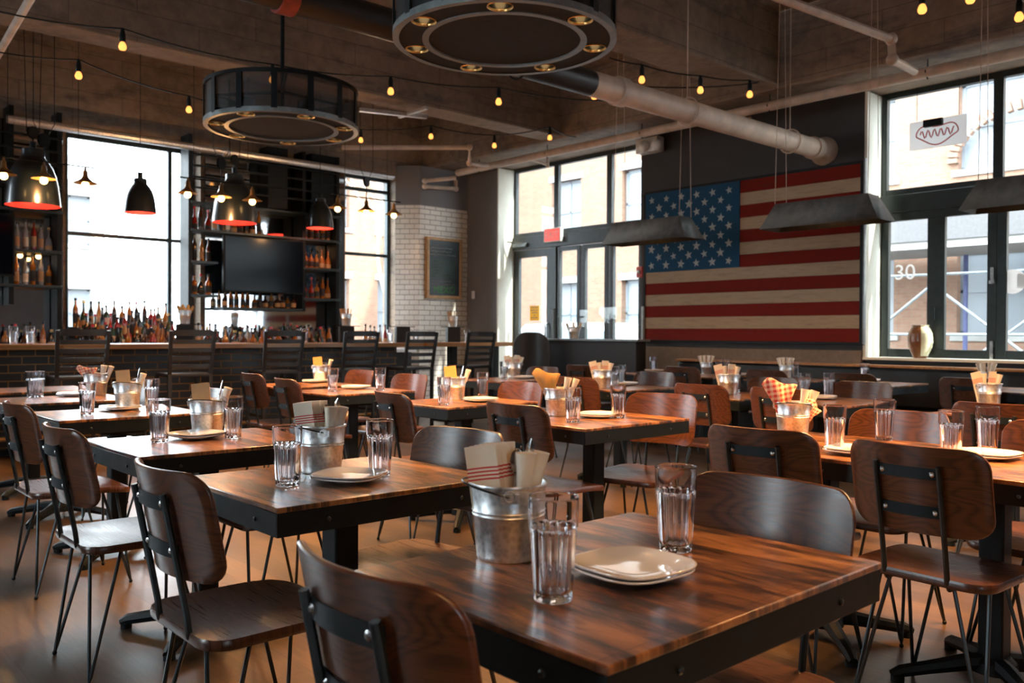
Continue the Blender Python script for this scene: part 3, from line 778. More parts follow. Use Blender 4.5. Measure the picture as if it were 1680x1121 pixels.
facade('stone_building', 'pale stone building seen low through the tall bar window', 'y', 36, -6, 11, 7.0, 'stone', 7, 2, .9, 1.4, 1.9)
# arched brick lintel band on the opposite facade
g = G()
for k in range(25):
    a = pi*k/24; g.bar((19.93, 6.1+1.4*cos(a), 5.0+.9*sin(a)), (19.93, 6.1+1.62*cos(a), 5.0+1.12*sin(a)), .16, .1)
g.done('arch_relief', 'redbrick', fa)
# sidewalk shed / scaffold
sc_ = thing('sidewalk_scaffold', 'sidewalk shed of steel posts boards and cross braces across the street', 'scaffold')
g = G()
for y in (2.0, 4.6, 7.2, 9.8): g.tube([(17.9, y, -.1), (17.9, y, 3.0)], .05, 8); g.tube([(19.6, y, -.1), (19.6, y, 3.0)], .05, 8)
g.done('steel_posts', 'bluepost', sc_)
g = G()
for a, b in ((2.0, 4.6), (4.6, 7.2), (7.2, 9.8)): g.tube([(17.9, a, .1), (17.9, b, 2.2)], .03, 6); g.tube([(17.9, b, .1), (17.9, a, 2.2)], .03, 6)
for z in (1.2, 2.4): g.tube([(17.9, 1.5, z), (17.9, 10.2, z)], .03, 6)
g.done('cross_braces', 'rim', sc_)
G().b(17.6, 19.8, 1.5, 10.2, 2.9, 3.05).done('deck', 'stone', sc_); G().b(17.55, 17.62, 1.5, 10.2, 3.05, 3.9).done('parapet_boards', 'greenpaint', sc_)
# street awning
aw = thing('shop_awning', 'grey sloping shop awning on the building across the street', 'awning')
G().prism([(19.95, 3.9), (18.7, 3.3), (18.7, 3.15), (19.95, 3.15)], 10.6, 14, lambda a, b, h: (a, h, b)).done('awning_cloth', 'greywall', aw)
# parked white van
car = thing('parked_car', 'white car parked at the kerb outside the entrance', 'car', (12.7, 11.2, -.22), pi/2)
body = [(-2.3, .35), (-2.3, .75), (-2.1, .95), (-1.5, 1.05), (-.8, 1.5), (.2, 1.62), (1.5, 1.58), (2.1, 1.1), (2.25, .9), (2.25, .35)]
g = G(); g.prism(body, -.88, .88, lambda a, b, h: (a, h, b)); g.done('body', 'carpaint', car, bevel=.07)
g = G(); g.prism([(-1.35, 1.06), (-.78, 1.43), (.1, 1.53), (.1, 1.06)], -.89, .89, lambda a, b, h: (a, h, b)); g.prism([(.2, 1.06), (.2, 1.53), (1.4, 1.5), (1.85, 1.1)], -.89, .89, lambda a, b, h: (a, h, b)); g.done('side_windows', 'darkglass', car)
for x in (-1.45, 1.4):
    for s in (-.8, .8):
        w = G().lathe([(.33, -.1), (.35, -.08), (.35, .08), (.33, .1)], 24, mx=Matrix.Translation((x, s, .35)) @ Matrix.Rotation(pi/2, 4, 'X')).done('wheel', 'rubber', car)
        G().lathe([(.2, -.11), (.2, .11)], 16, mx=Matrix.Translation((x, s, .35)) @ Matrix.Rotation(pi/2, 4, 'X')).done('hubcap', 'rim', w)
for s in (-.6, .6): G().c(-2.29, s, .68, .06, .3, .14).done('headlight', 'whiteplastic', car, bevel=.02)
# street tree (bare) outside the bar window by the pier
tr = random.Random(5); g = G()
def limb(p, d, L, r, depth):
    q = [p]; n = 4
    for k in range(n):
        d = (d+Vector((tr.uniform(-.25, .25), tr.uniform(-.25, .25), tr.uniform(-.05, .2)))).normalized(); q.append(q[-1]+d*L/n)
    g.tube(q, [r*(1-.55*k/n) for k in range(n+1)], 6)
    if depth:
        for k in range(3): limb(q[-1-k % 2], (d+Vector((tr.uniform(-.9, .9), tr.uniform(-.9, .9), tr.uniform(-.1, .6)))).normalized(), L*.72, r*.45, depth-1)
limb(Vector((10.6, 15.5, -.2)), Vector((0, 0, 1)), 2.4, .12, 4)
tag(g.done('bare_tree', 'pipe'), 'leafless street tree outside the bar window by the pier', 'tree')

# ================================================================== FURNITURE PROTOTYPES
def make_table(w, d, name='dining_table'):
    t = thing(name, '', 'table')
    G().b(-w/2, w/2, -d/2, d/2, .736, .75).done('tabletop', 'table', t, bevel=.003)
    g = G(); h0, h1, e = .676, .7358, .002
    g.b(-w/2+e, w/2-e, -d/2+e, -d/2+.008, h0, h1).b(-w/2+e, w/2-e, d/2-.008, d/2-e, h0, h1)
    g.b(-w/2+e, -w/2+.008, -d/2+.008, d/2-.008, h0, h1).b(w/2-.008, w/2-e, -d/2+.008, d/2-.008, h0, h1)
    g.b(-w/2+.01, w/2-.01, -.04, .04, h0+.01, h1-.002)
    fr = g.done('steel_edge_frame', 'black', t, bevel=.001)
    bp = [(.006, 0), (.006, .003), (.003, .005)]
    for s in (-1, 1):
        for q in (-.3, .3):
            G().lathe(bp, 10, mx=Matrix.Translation((q*w, s*(d/2-.002), .705)) @ Matrix.Rotation(-s*pi/2, 4, 'X')).done('bolt', 'gun', fr)
            G().lathe(bp, 10, mx=Matrix.Translation((s*(w/2-.002), q*d, .705)) @ Matrix.Rotation(s*pi/2, 4, 'Y')).done('bolt', 'gun', fr)
    g = G(); g.b(-.04, .04, -.04, .04, .05, .665); g.b(-.11, .11, -.11, .11, .645, .66); g.done('post', 'black', t, bevel=.006)
    g = G()
    for k in range(4):
        a = pi/4+k*pi/2; dx, dy = cos(a), sin(a)
        pts = [(0, 0, .075), (dx*.1, dy*.1, .07), (dx*.22, dy*.22, .05), (dx*.31, dy*.31, .035), (dx*.34, dy*.34, .022)]
        g.tube(pts, [.034, .03, .024, .022, .016], 8); g.cyl(dx*.32, dy*.32, 0, .02, .022, 12)
    g.lathe([(.075, .045), (.07, .08), (.05, .1)], 20); g.done('cross_base', 'black', t)
    return t

def make_chair():
    t = thing('dining_chair', '', 'chair')
    out = rrect(.415, .42, .07)
    def fs(a, b, tt, r):
        dish = -.012*(1-min(1, r)**2)*(1 if tt > .9 else 0); roll = -.018*max(0, a/.21)**3 if r > .1 else 0
        return (a, b, .438+.026*tt+dish+roll)
    G().slab(out, 1, fs).done('seat', 'seatwood', t, 50)
    ob = rrect(.42, .265, .06)
    def bend(y, z): return -.205-.0+(y/.21)**2*.062-.02-(z-.6)*.2
    def fb(a, b, tt, r):
        z = .722+b; return (bend(a, z)+.014*(tt-.5)*1.0, a, z)
    G().slab(ob, 1, fb, rings=(1, .9, .7, .45, .2)).done('backrest', 'walnut', t, 50)
    for s in (-1, 1):
        y = s*.095; g = G(); zz = .845-.01
        top = (bend(y, .8)-.018, y, .8); low = (bend(y, .62)-.018, y, .62)
        pts = [top, low, (-.212, y, .5), (-.206, y, .452), (-.19, y, .431), (-.155, y, .430), (-.1, y, .433)]
        g.tube(pts, .0085, 8); up_ = g.done('back_upright', 'gun', t)
    for z in (.775, .66):
        g = G(); n = 8; vs = []
        for i in range(n+1):
            y = -.098+.196*i/n; x = bend(y, z)-.0095
            for dx, dz in ((-.004, -.017), (-.004, .017), (.001, .017), (.001, -.017)): vs.append((x+dx, y, z+dz))
        fs_ = [(i*4+k, i*4+(k+1) % 4, (i+1)*4+(k+1) % 4, (i+1)*4+k) for i in range(n) for k in range(4)]+[(3, 2, 1, 0), (n*4, n*4+1, n*4+2, n*4+3)]
        g.add(vs, fs_); br = g.done('back_strap', 'black', t)
        for s in (-1, 1):
            y = s*.075; G().lathe([(.008, 0), (.008, .003), (.004, .006)], 12, mx=Matrix.Translation((bend(y, z)-.013, y, z)) @ Matrix.Rotation(-pi/2, 4, 'Y')).done('bolt', 'chrome', br)
    for sx, sy in ((1, 1), (1, -1), (-1, 1), (-1, -1)):
        foot = Vector((sx*.2, sy*.2, .008)); a = Vector((sx*.165, sy*.095, .437)); b = Vector((sx*.085, sy*.165, .437))
        g = G(); ia = foot.lerp(a, .06); ib = foot.lerp(b, .06)
        pts = [a, foot.lerp(a, .5), ia+Vector((0, 0, .0)), foot+Vector((0, 0, .002)), ib, foot.lerp(b, .5), b]
        g.tube(pts, .0062, 7); lg = g.done('leg', 'gun', t)
        G().sph(foot, .0085, 8).done('glide', 'black', lg)
    g = G()
    for sy in (-1, 1): g.b(-.18, .18, sy*.13-.012, sy*.13+.012, .431, .438)
    g.b(-.012, .012, -.118, .118, .4315, .4375); g.done('seat_frame', 'black', t)
    return t

def make_stool():
    t = thing('bar_stool', '', 'stool')
    out = rrect(.42, .40, .04); G().slab([(a, b) for a, b in out], 1, lambda a, b, tt, r: (a, b, .735+.035*tt)).done('seat', 'blackpaint', t, 50)
    for s in (-1, 1):
        g = G(); x = s*.20
        g.bar((x, -.19, 0), (x, -.19, .76), .035); g.bar((x, -.19, .755), (x*1.06, -.27, 1.185), .035, .028); g.done('rear_post', 'blackpaint', t, bevel=.003)
        G().bar((x*1.02, .2, 0), (x, .17, .735), .035).done('leg', 'blackpaint', t, bevel=.003)
        G().bar((x, -.17, .3), (x, .17, .3), .022, .03).done('side_stretcher', 'blackpaint', t)
    G().bar((-.19, .19, .24), (.19, .19, .24), .03, .03).done('foot_rest', 'blackpaint', t)
    for k in range(5):
        z = .84+k*.08; y = -.19-.08*(z-.755)/.43
        g = G(); h = .028 if k < 4 else .04; z += .006*(k == 4)
        n = 8; vs = []
        for i in range(n+1):
            x = -.19+.38*i/n; yy = y-.022*(1-(x/.19)**2)
            for dy, dz in ((-.007, -h), (-.007, h), (.007, h), (.007, -h)): vs.append((x, yy+dy, z+dz*.75))
        g.add(vs, [(i*4+j, i*4+(j+1) % 4, (i+1)*4+(j+1) % 4, (i+1)*4+j) for i in range(n) for j in range(4)]+[(3, 2, 1, 0), (n*4, n*4+1, n*4+2, n*4+3)])
        g.done('back_slat', 'blackpaint', t)
    return t

def make_tumbler():
    H = .168
    outer = [(.0285, 0), (.0305, .001), (.0318, .004), (.0322, .008), (.0324, .012)]+[(.0325+.0064*k/8, .012+.104*k/8) for k in range(1, 9)]+[(.0398, .118), (.0403, .1195), (.0404, .122), (.0406, .126), (.0412, H-.006), (.0414, H-.003), (.0413, H-.001), (.0408, H)]
    inner = [(.0398, H), (.0393, H-.001), (.0391, H-.004), (.0384, .126), (.0379, .118), (.0375, .114), (.0318, .022), (.0315, .018), (.0300, .0148), (.0270, .0132), (.0200, .0126), (.001, .0125)]
    def mod(i, a):
        if 4 <= i <= 12: return 1-.11*abs(cos(7*a))**1.3
        if i in (3, 13): return 1-.06*abs(cos(7*a))**1.3
        return 1
    g = G(); g.lathe(outer+inner, 84, mod=mod, capb=True, capt=True)
    return tag(g.done('tumbler', 'clear', ang=45), '', 'tumbler')

def make_plate():
    N = 56; out = []
    for k in range(N):
        a = 2*pi*k/N; c_, s_ = cos(a), sin(a); r = .098/((abs(c_)**3.2+abs(s_)**3.2)**(1/3.2)); out.append((r*c_, r*s_))
    fn = lambda a, b, tt, r: (a, b, .002+.0042*tt+(.011*max(0, (r-.45)/.55)**1.8))
    g = G(); g.slab(out, 1, fn, rings=(1, .96, .88, .78, .66, .5, .3), round_=.25)
    g.lathe([(.05, 0), (.052, .0025)], 32)
    return tag(g.done('plate', 'plate', ang=60), '', 'plate')

def make_bucket():
    t = thing('steel_bucket', '', 'bucket')
    pr = [(.058, 0), (.0605, .003), (.0602, .008), (.061, .012), (.0665, .082), (.0695, .0845), (.0672, .087), (.0675, .09), (.070, .0925), (.068, .096), (.0725, .138), (.0755, .139), (.077, .1425), (.0755, .146), (.073, .145),
          (.0712, .138), (.0668, .096), (.0655, .082), (.0595, .012), (.001, .008)]
    G().lathe(pr, 48, capt=True).done('pail', 'galv', t, 50)
    for s in (-1, 1):
        g = G(); g.c(0, s*.074, .124, .034, .006, .018); g.tube([(0.0+.010*cos(a), s*.0785, .128+.010*sin(a)) for a in [2*pi*k/12 for k in range(12)]], .0022, 5, closed=True)
        g.done('handle_lug', 'galv', t)
    g = G(); pts = [(.082*sin(a)*0+.088*sin(a)*1.0, .079*cos(a), .128+.02*sin(a)) for a in [pi*k/18 for k in range(19)]]
    g.tube(pts, .0022, 6); g.done('wire_handle', 'gun', t)
    return t

PT = {'a': make_table(.78, .61), 'b': make_table(.72, .61)}
PC, PS, PTU, PP, PB = make_chair(), make_stool(), make_tumbler(), make_plate(), make_bucket()

# ------------------------------------------------------------------ tables: key, near-left corner, size, description
TBL = {
 'T1': ('a', .84, .74, 'nearest wooden table at the bottom of the view'),
 'T2': ('b', .99, 1.94, 'second table from the front in the window row'),
 'T3': ('b', 1.04, 3.04, 'third table from the front in the window row'),
 'T4': ('b', 1.17, 4.50, 'fourth table from the front in the window row'),
 'T5': ('b', 1.20, 5.66, 'fifth table from the front in the window row'),
 'T6': ('b', 1.30, 6.75, 'last table of the window row before the bar stools'),
 'A1': ('a', 2.86, 2.66, 'front table of the middle row with the amber paper in its bucket'),
 'A2': ('b', 3.06, 3.92, 'second table of the middle row with the amber card in its bucket'),
 'A3': ('b', 3.05, 5.22, 'third table of the middle row below the bar'),
 'A4': ('b', 3.15, 6.10, 'fourth table of the middle row nearest the bar'),
 'B1': ('b', 4.96, 4.26, 'table in the fourth row before the black partition'),
 'B2': ('b', 5.06, 5.72, 'table by the high table and the black partition'),
 'B0': ('b', 4.92, 3.20, 'table in the fourth row facing the canton of the flag'),
 'R2': ('b', 4.95, 2.50, 'table in the fourth row facing the stripes of the flag'),
 'RM': ('b', 4.95, 1.40, 'table in the fourth row near the right frame edge'),
 'R1': ('b', 2.83, 1.38, 'table on the right with the red checked paper in its bucket'),
 'R0': ('b', 2.82, .76, 'table at the right frame edge beside the one with checked paper'),
 'W1': ('b', 7.22, 5.00, 'banquette table under the left end of the flag'),
 'W0': ('b', 7.22, 5.72, 'banquette table at the end next to the partition'),
 'W2': ('b', 7.22, 4.05, 'banquette table under the right end of the flag'),
 'W3': ('b', 7.22, 3.22, 'banquette table beside the cream window reveal'),
 'W4': ('b', 7.22, 2.18, 'banquette table below the stoneware jar'),
}
TP = {}
for k, (kind, x, y, d) in TBL.items():
    w = .78 if kind == 'a' else .72
    inst(PT[kind], d, (x+w/2, y+.305, 0), 0, 'square plank dining tables')
    TP[k] = (x, y, w, .61)

CH = [  # seat centre x, y, heading of the sitter (0 = towards +X), label
 (.90, 1.055, 0, 'brown bent plywood chair cut by the lower edge at the nearest table'),
 (1.02, 2.13, 0, 'dark plywood chair at the second window-row table, its seat in full view'),
 (1.08, 3.24, 0, 'dark plywood chair at the third window-row table with bluish glare on its seat'),
 (1.20, 4.40, 0, 'dark plywood chair at the fourth window-row table at the left frame edge'),
 (1.49, 1.04, 180, 'plywood chair with ringed grain pushed in at the far side of the nearest table'),
 (1.60, 2.24, 186, 'black-looking plywood chair behind the bucket with striped napkins'),
 (1.66, 3.27, 180, 'plywood chair tucked across the third window-row table, only its seat seen'),
 (1.80, 4.78, 180, 'plywood chair tucked across the fourth window-row table'),
 (1.83, 5.96, 180, 'plywood chair tucked across the fifth window-row table'),
 (2.93, 2.97, 0, 'dark plywood chair seen from behind at the front middle-row table'),
 (3.53, 2.88, 190, 'bright orange-lit plywood chair at the right of the front middle-row table'),
 (2.91, 3.92, -8, 'plywood chair seen edge-on at the left of the second middle-row table'),
 (3.68, 4.2, 180, 'orange-lit plywood chair across the second middle-row table'),
 (3.12, 5.53, -6, 'dark plywood chair at the left of the third middle-row table'),
 (3.72, 5.50, 184, 'orange-lit plywood chair across the third middle-row table'),
 (3.28, 6.40, -4, 'dark plywood chair at the left of the fourth middle-row table'),
 (3.80, 6.36, 180, 'orange-lit plywood chair across the fourth middle-row table'),
 (2.90, 1.68, 4, 'dark plywood chair back in front of the table with checked paper'),
 (2.86, 1.10, -3, 'plywood chair with its whole seat in view at the right frame edge table'),
 (3.48, 1.62, 180, 'plywood chair facing us across the table with checked paper'),
 (3.48, 1.0, 180, 'plywood chair facing us at the extreme right frame edge'),
 (4.95, 4.50, 0, 'dark plywood chair at the left of the table before the black partition'),
 (5.62, 4.62, 182, 'dark plywood chair facing us across the table before the black partition'),
 (4.92, 3.36, 0, 'dark plywood chair seen from behind below the canton of the flag'),
 (4.96, 2.80, -4, 'small dark plywood chair behind the checked paper bucket'),
 (5.60, 2.80, 180, 'plywood chair facing us across the table that faces the stripes'),
 (4.76, 1.52, 0, 'dark plywood chair behind the two tumblers near the right frame edge'),
 (5.62, 3.5, 180, 'plywood chair facing us across the table that faces the canton'),
 (7.30, 5.28, 0, 'dark plywood chair drawn up to the banquette under the flag canton'),
 (7.28, 4.32, 0, 'dark plywood chair drawn up to the banquette under the flag stripes'),
 (7.28, 3.50, 0, 'dark plywood chair drawn up to the banquette beside the cream reveal'),
 (7.28, 2.58, 0, 'dark plywood chair drawn up to the banquette below the stoneware jar'),
 (6.75, 6.15, 0, 'dark plywood chair with a bright top edge at the banquette end'),
 (5.62, 5.98, 182, 'plywood chair across the table beside the high table'),
]
for x, y, a, l in CH:
    inst(PC, l, (x, y, 0), radians(a), 'bent plywood dining chairs with hairpin legs')

for i, u in enumerate((136, 315, 465, 590, 689, 787)):
    p = PY(u, 600, 8.36)
    inst(PS, ('ladder-back bar stool left of the tall bar window, nearest the left frame edge', 'ladder-back bar stool with orange light on its slats below the paper basket',
              'ladder-back bar stool below the television', 'ladder-back bar stool before the narrow bar window', 'ladder-back bar stool at the left post of the high table',
              'ladder-back bar stool ahead of the chalkboard')[i], (p.x, 8.58, 0), random.uniform(-.05, .05), 'black ladder-back bar stools')

# ------------------------------------------------------------------ table settings
def on(key, u, v, z=.75, m=.045):
    """a point on a table near where the pixel meets its top, kept inside its edges"""
    x, y, w, d = TP[key]; p = PZ(u, v, z)
    return Vector((min(max(p.x, x+m), x+w-m), min(max(p.y, y+m), y+d-m), .7502))
def ordinal(s): return s
GLS = [('T1', 907, 984, 'in front of the bucket'), ('T1', 1108, 903, 'beyond the plates'),
 ('T2', 471, 797, 'left of the bucket'), ('T2', 623, 780, 'right of the plates'),
 ('T3', 262, 726, 'left of the bucket'), ('T3', 382, 719, 'right of the bucket'),
 ('T4', 143, 681, 'left of the bucket'), ('T4', 249, 672, 'right of the plates'),
 ('T5', 50, 651, 'near the table corner'), ('T5', 28, 644, 'beside another tumbler, further in'), ('T5', 115, 641, 'beyond the plates'), ('T5', 137, 646, 'at the right of the plates'),
 ('A1', 940, 693, 'in front of the bucket'), ('A1', 1014, 686, 'right of the plates'),
 ('A2', 728, 665, 'left of the bucket'), ('A2', 797, 652, 'behind the plates'),
 ('A3', 546, 643, 'between two plate stacks'), ('A3', 624, 641, 'at the right'), ('A4', 487, 622, 'left of the bucket'), ('A4', 549, 618, 'right of the bucket'),
 ('B1', 1008, 636, 'beside the bucket'), ('B1', 1043, 624, 'behind the plates'),
 ('B2', 827, 623, 'left of the bucket'), ('B2', 884, 617, 'right of the plates'),
 ('R1', 1369, 739, 'beside the plates'), ('R1', 1453, 722, 'at the far side'),
 ('R0', 1560, 752, 'beside the plates'), ('R0', 1620, 742, 'behind the plates'),
 ('R2', 1320, 652, 'beside the checked paper'), ('R2', 1360, 652, 'by the plates'), ('B0', 1233, 641, 'right of the bucket'), ('B0', 1256, 636, 'at the far right'),
 ('W1', 1180, 615, 'beside the napkin bucket'), ('W1', 1211, 614, 'right of the napkin bucket'), ('W0', 1031, 606, 'at the left'), ('W0', 1043, 604, 'at the back'),
 ('W2', 1357, 617, 'at the right'), ('W3', 1417, 624, 'at the left'), ('W3', 1448, 622, 'by the plates'),
 ('W4', 1598, 628, 'beside the napkin bucket'), ('W4', 1617, 627, 'at the back')]
short = {'T1': 'nearest table', 'T2': 'second window-row table', 'T3': 'third window-row table', 'T4': 'fourth window-row table', 'T5': 'fifth window-row table', 'T6': 'last window-row table',
 'A1': 'front middle-row table', 'A2': 'second middle-row table', 'A3': 'third middle-row table', 'A4': 'fourth middle-row table', 'B1': 'table before the partition', 'B2': 'table by the high table',
 'B0': 'table facing the flag canton', 'R2': 'table facing the flag stripes', 'RM': 'fourth-row table by the frame edge', 'R1': 'table with checked paper', 'R0': 'table at the right edge',
 'W1': 'banquette table under the canton', 'W0': 'banquette table by the partition', 'W2': 'banquette table under the stripes', 'W3': 'banquette table by the cream reveal', 'W4': 'banquette table below the jar'}
for k, u, v, d in GLS:
    inst(PTU, 'clear fluted tumbler %s on the %s' % (d, short[k]), on(k, u, v), random.uniform(0, 6), 'clear fluted tumblers')
PLT = [('T1', 1035, 943, 'glossy', .12), ('T2', 572, 789, '', .7), ('T3', 322, 719, '', .5), ('T4', 197, 673, '', .3), ('T5', 97, 645, '', .6), ('A1', 980, 685, '', .6), ('A2', 788, 659, '', .1),
       ('A3', 584, 638, '', .5), ('A4', 517, 628, '', .2), ('B1', 1025, 632, '', .3), ('B2', 862, 621, '', .3), ('R1', 1402, 745, '', .2), ('R0', 1620, 752, '', .1), ('R2', 1346, 655, '', .4),
       ('W0', 1088, 604, '', .2), ('W3', 1430, 624, '', .1), ('W1', 1235, 615, '', .1)]
for k, u, v, d, rz in PLT:
    p = on(k, u, v, .75, .1)
    inst(PP, 'lower %s plate of the stack on the %s' % ('cream square', short[k]), p, rz-.2, 'cream square plates')
    inst(PP, 'upper %s plate of the stack on the %s' % ('cream square', short[k]), p+Vector((.003, -.002, .0075)), rz-.16, 'cream square plates')

# buckets and what stands in them
def flat(name, w, h, t, mat, cat, bend=.0):
    g = G(); n = 6; vs = []
    for i in range(n+1):
        x = -w/2+w*i/n; y = bend*(1-(2*x/w)**2)
        for dy, z in ((-t/2, 0), (-t/2, h), (t/2, h), (t/2, 0)): vs.append((x, y+dy, z))
    g.add(vs, [(i*4+j, i*4+(j+1) % 4, (i+1)*4+(j+1) % 4, (i+1)*4+j) for i in range(n) for j in range(4)]+[(3, 2, 1, 0), (n*4, n*4+1, n*4+2, n*4+3)])
    return tag(g.done(name, mat), '', cat)
P_nap = flat('folded_napkin', .06, .205, .005, 'napkin', 'napkin', .004)
P_card = flat('menu_card', .075, .2, .004, 'kraft', 'card', .0)
P_card2 = flat('menu_card', .078, .205, .004, 'orangecard', 'card', .0)
def make_sheet(mat):
    g = G(); n = 10; vs = []
    for i in range(n+1):
        t = i/n; a = -1.0+2.0*t; h = .205-.06*t+.006*sin(t*8)-.03*max(0, .25-t)*4
        for z, r in ((0, .010), (.11, .032), (h, .06)): vs.append((r*sin(a)*1.1, -r*cos(a)*.6+.006*sin(t*12), z))
    m = 3
    fs = [(i*m+j, (i+1)*m+j, (i+1)*m+j+1, i*m+j+1) for i in range(n) for j in range(m-1)]
    g.add(vs, fs); o = g.done('deli_paper', mat, ang=70); md = o.modifiers.new('solid', 'SOLIDIFY'); md.thickness = .002
    return tag(o, '', 'paper')
P_chk, P_amb = make_sheet('check'), make_sheet('orangecard')
def make_cut(kind):
    t = tag(None or bpy.data.objects.new('spoon' if kind else 'knife', bpy.data.meshes.new('cut')), '', 'cutlery') if False else None
    g = G()
    g.tube([(0, 0, 0), (0, 0, .09), (0, 0, .15)], [.003, .0035, .0045], 6)
    if kind: g.lathe([(.002, .148), (.009, .157), (.0135, .172), (.011, .188), (.003, .196)], 14, mod=lambda i, a: 1-.65*abs(sin(a)))
    else: g.lathe([(.0045, .148), (.008, .155), (.0085, .2), (.002, .215)], 10, mod=lambda i, a: 1-.8*abs(sin(a)))
    return tag(g.done('spoon' if kind else 'knife', 'steel'), '', 'cutlery')
P_spoon, P_knife = make_cut(1), make_cut(0)
P_roll = G()
P_roll.lathe([(.006, 0), (.010, .08), (.016, .16), (.02, .19), (.017, .185), (.008, .15)], 14, mod=lambda i, a: 1+.12*cos(2*a)); P_roll = tag(P_roll.done('rolled_napkin', 'paper', ang=60), '', 'napkin')

def put(proto, label, base, dx, dy, rz, tilt, lean, grp, z=.012):
    """stand something in a bucket: offset, turn, then tilt towards direction lean"""
    o = inst(proto, label, base+Vector((dx, dy, z)), 0, grp)
    q = Matrix.Rotation(lean, 4, 'Z') @ Matrix.Rotation(tilt, 4, 'Y') @ Matrix.Rotation(-lean, 4, 'Z') @ Matrix.Rotation(rz, 4, 'Z')
    o.rotation_euler = q.to_euler(); return o
VW = -YAW   # facing the camera
BK = [('T1', 833, 913, 'napkins', 2.45), ('T2', 527, 774, 'napkins', 2.7), ('T3', 316, 706, 'card', 4), ('T4', 181, 664, 'card', 4), ('T5', 88, 634, 'check', 4), ('A1', 915, 682, 'amber', 1), ('A2', 746, 656, 'card2', 1),
      ('A4', 508, 617, 'card2', 1), ('B1', 988, 637, 'rolls', 1), ('B2', 846, 619, 'rolls', 1), ('R1', 1290, 715, 'check2', 3.6), ('B0', 1195, 647, 'rolls', 1), ('RM', 1641, 666, 'rolls', 1), ('W1', 1161, 607, 'paper', 1), ('W2', 1316, 612, 'paper', 1), ('W4', 1574, 619, 'paper', 1)]
for k, u, v, c, ha in BK:
    p = on(k, u, v, .75, .08); s = 1.0 if k[0] != 'W' else .85
    inst(PB, 'galvanised steel bucket standing on the %s' % short[k], p, ha, 'galvanised table buckets', sc=(s, s, s))
    L = 'in the bucket on the %s' % short[k]
    R = Vector((cos(VW), sin(VW), 0)); F = Vector((-sin(VW), cos(VW), 0))
    if c == 'napkins':
        for i in range(5):
            o = R*(-.026+.004*i)+F*(-.018+.010*i)
            put(P_nap, 'red-striped folded napkin, %s of five, %s' % (('front', 'second', 'middle', 'fourth', 'rear')[i], L), p, o.x, o.y, VW+.08*i-.15, radians(-8+1.5*i), VW+.15, 'red-striped napkins')
        for i, (a, b, tl) in enumerate(((.024, -.018, 3), (.03, .016, 9))):
            o = R*a+F*b; put(P_roll, 'rolled napkin %s %s' % (('before', 'behind')[i]+' the spoon', L), p, o.x, o.y, i*2., radians(tl), VW, 'rolled napkins')
        o = R*.004; put(P_spoon, 'steel spoon upright %s' % L, p, o.x, o.y, VW+.3, radians(4), VW, 'cutlery in buckets')
        o = R*.012+F*.03; put(P_knife, 'steel knife upright %s' % L, p, o.x, o.y, VW, radians(9), VW, 'cutlery in buckets')
    elif c in ('card', 'card2'):
        o = R*-.012+F*.005; put(P_card if c == 'card' else P_card2, '%s menu card standing %s' % ('tan' if c == 'card' else 'amber-lit', L), p, o.x, o.y, VW+.1, radians(-6), VW, 'menu cards')  # tan and amber are the card stock's own colours
        o = R*.03; put(P_roll, 'rolled cream napkin %s' % L, p, o.x, o.y, 1, radians(18), VW, 'rolled napkins')
        o = R*.01+F*.03; put(P_knife, 'steel knife %s' % L, p, o.x, o.y, 1, radians(12), VW, 'cutlery in buckets')
    elif c in ('check', 'check2', 'amber'):
        o = R*-.02; put(P_amb if c == 'amber' else P_chk, '%s paper sheet %s' % ('amber' if c == 'amber' else 'red checked', L), p, o.x, o.y, VW, radians(-12), VW, 'deli papers').scale = (1.3, 1.1, 1.3 if c != 'check' else 1.05)
        if c == 'check2':
            o = R*.025; put(P_chk, 'second red checked paper leaning right %s' % L, p, o.x, o.y, VW+.5, radians(22), VW, 'deli papers').scale = (.95, .9, .8)
        for i in range(2):
            o = R*(.02+.015*i)+F*.01*i; put(P_roll, '%s rolled napkin %s' % (('left-leaning', 'right-leaning')[i], L), p, o.x, o.y, i, radians(10+9*i), VW, 'rolled napkins')
    else:
        for i in range(4):
            o = R*(-.03+.02*i)+F*(.012*(i % 2))
            put(P_nap if (i % 2 == 0 and c == 'rolls') else P_roll, '%s napkin %s' % (('leftmost', 'second', 'third', 'rightmost')[i], L), p, o.x, o.y, VW+.2*i, radians(-14+9*i), VW, 'rolled napkins')
    if c in ('napkins',) and False: pass

# ------------------------------------------------------------------ on the bar and the partition
def make_caddy():
    t = thing('napkin_caddy', '', 'caddy')
    G().b(-.09, .09, -.06, .06, 0, .2).done('box', 'blackpaint', t, bevel=.006); G().b(-.17, .17, -.004, .004, .2, .208).done('cross_rod', 'black', t)
    return t
PCD = make_caddy()
for i, (u, l) in enumerate(((568, 'black napkin caddy on the bar before the narrow window'), (660, 'black napkin caddy between the other two on the bar'), (743, 'black napkin caddy below the chalkboard'), (303, 'black napkin caddy below the paper basket'))):
    p = PY(u, 560, 9.2); inst(PCD, l, (p.x, 9.2, 1.0555 if u > 660 else 1.0525), -.35, 'black napkin caddies')
    if u in (568, 743, 303):
        q = Vector((p.x, 9.2, 1.261))
        inst(PB, 'steel utensil bucket on the caddy %s' % ('before the narrow window', '', 'below the chalkboard', 'by the tall window')[i], q, 1, 'utensil buckets on the bar', sc=(.85, .85, 1))
        for j in range(4):
            put(P_card if u != 303 else P_amb, '%s card in the utensil bucket %s' % (('leftmost', 'second', 'third', 'rightmost')[j], ('before the narrow window', '', 'below the chalkboard', 'by the tall window')[i]), q, -.03+.02*j, .01*(j % 2), .3*j, radians(-12+8*j), VW, 'cards in utensil buckets').scale = (.55, 1, 1.0)
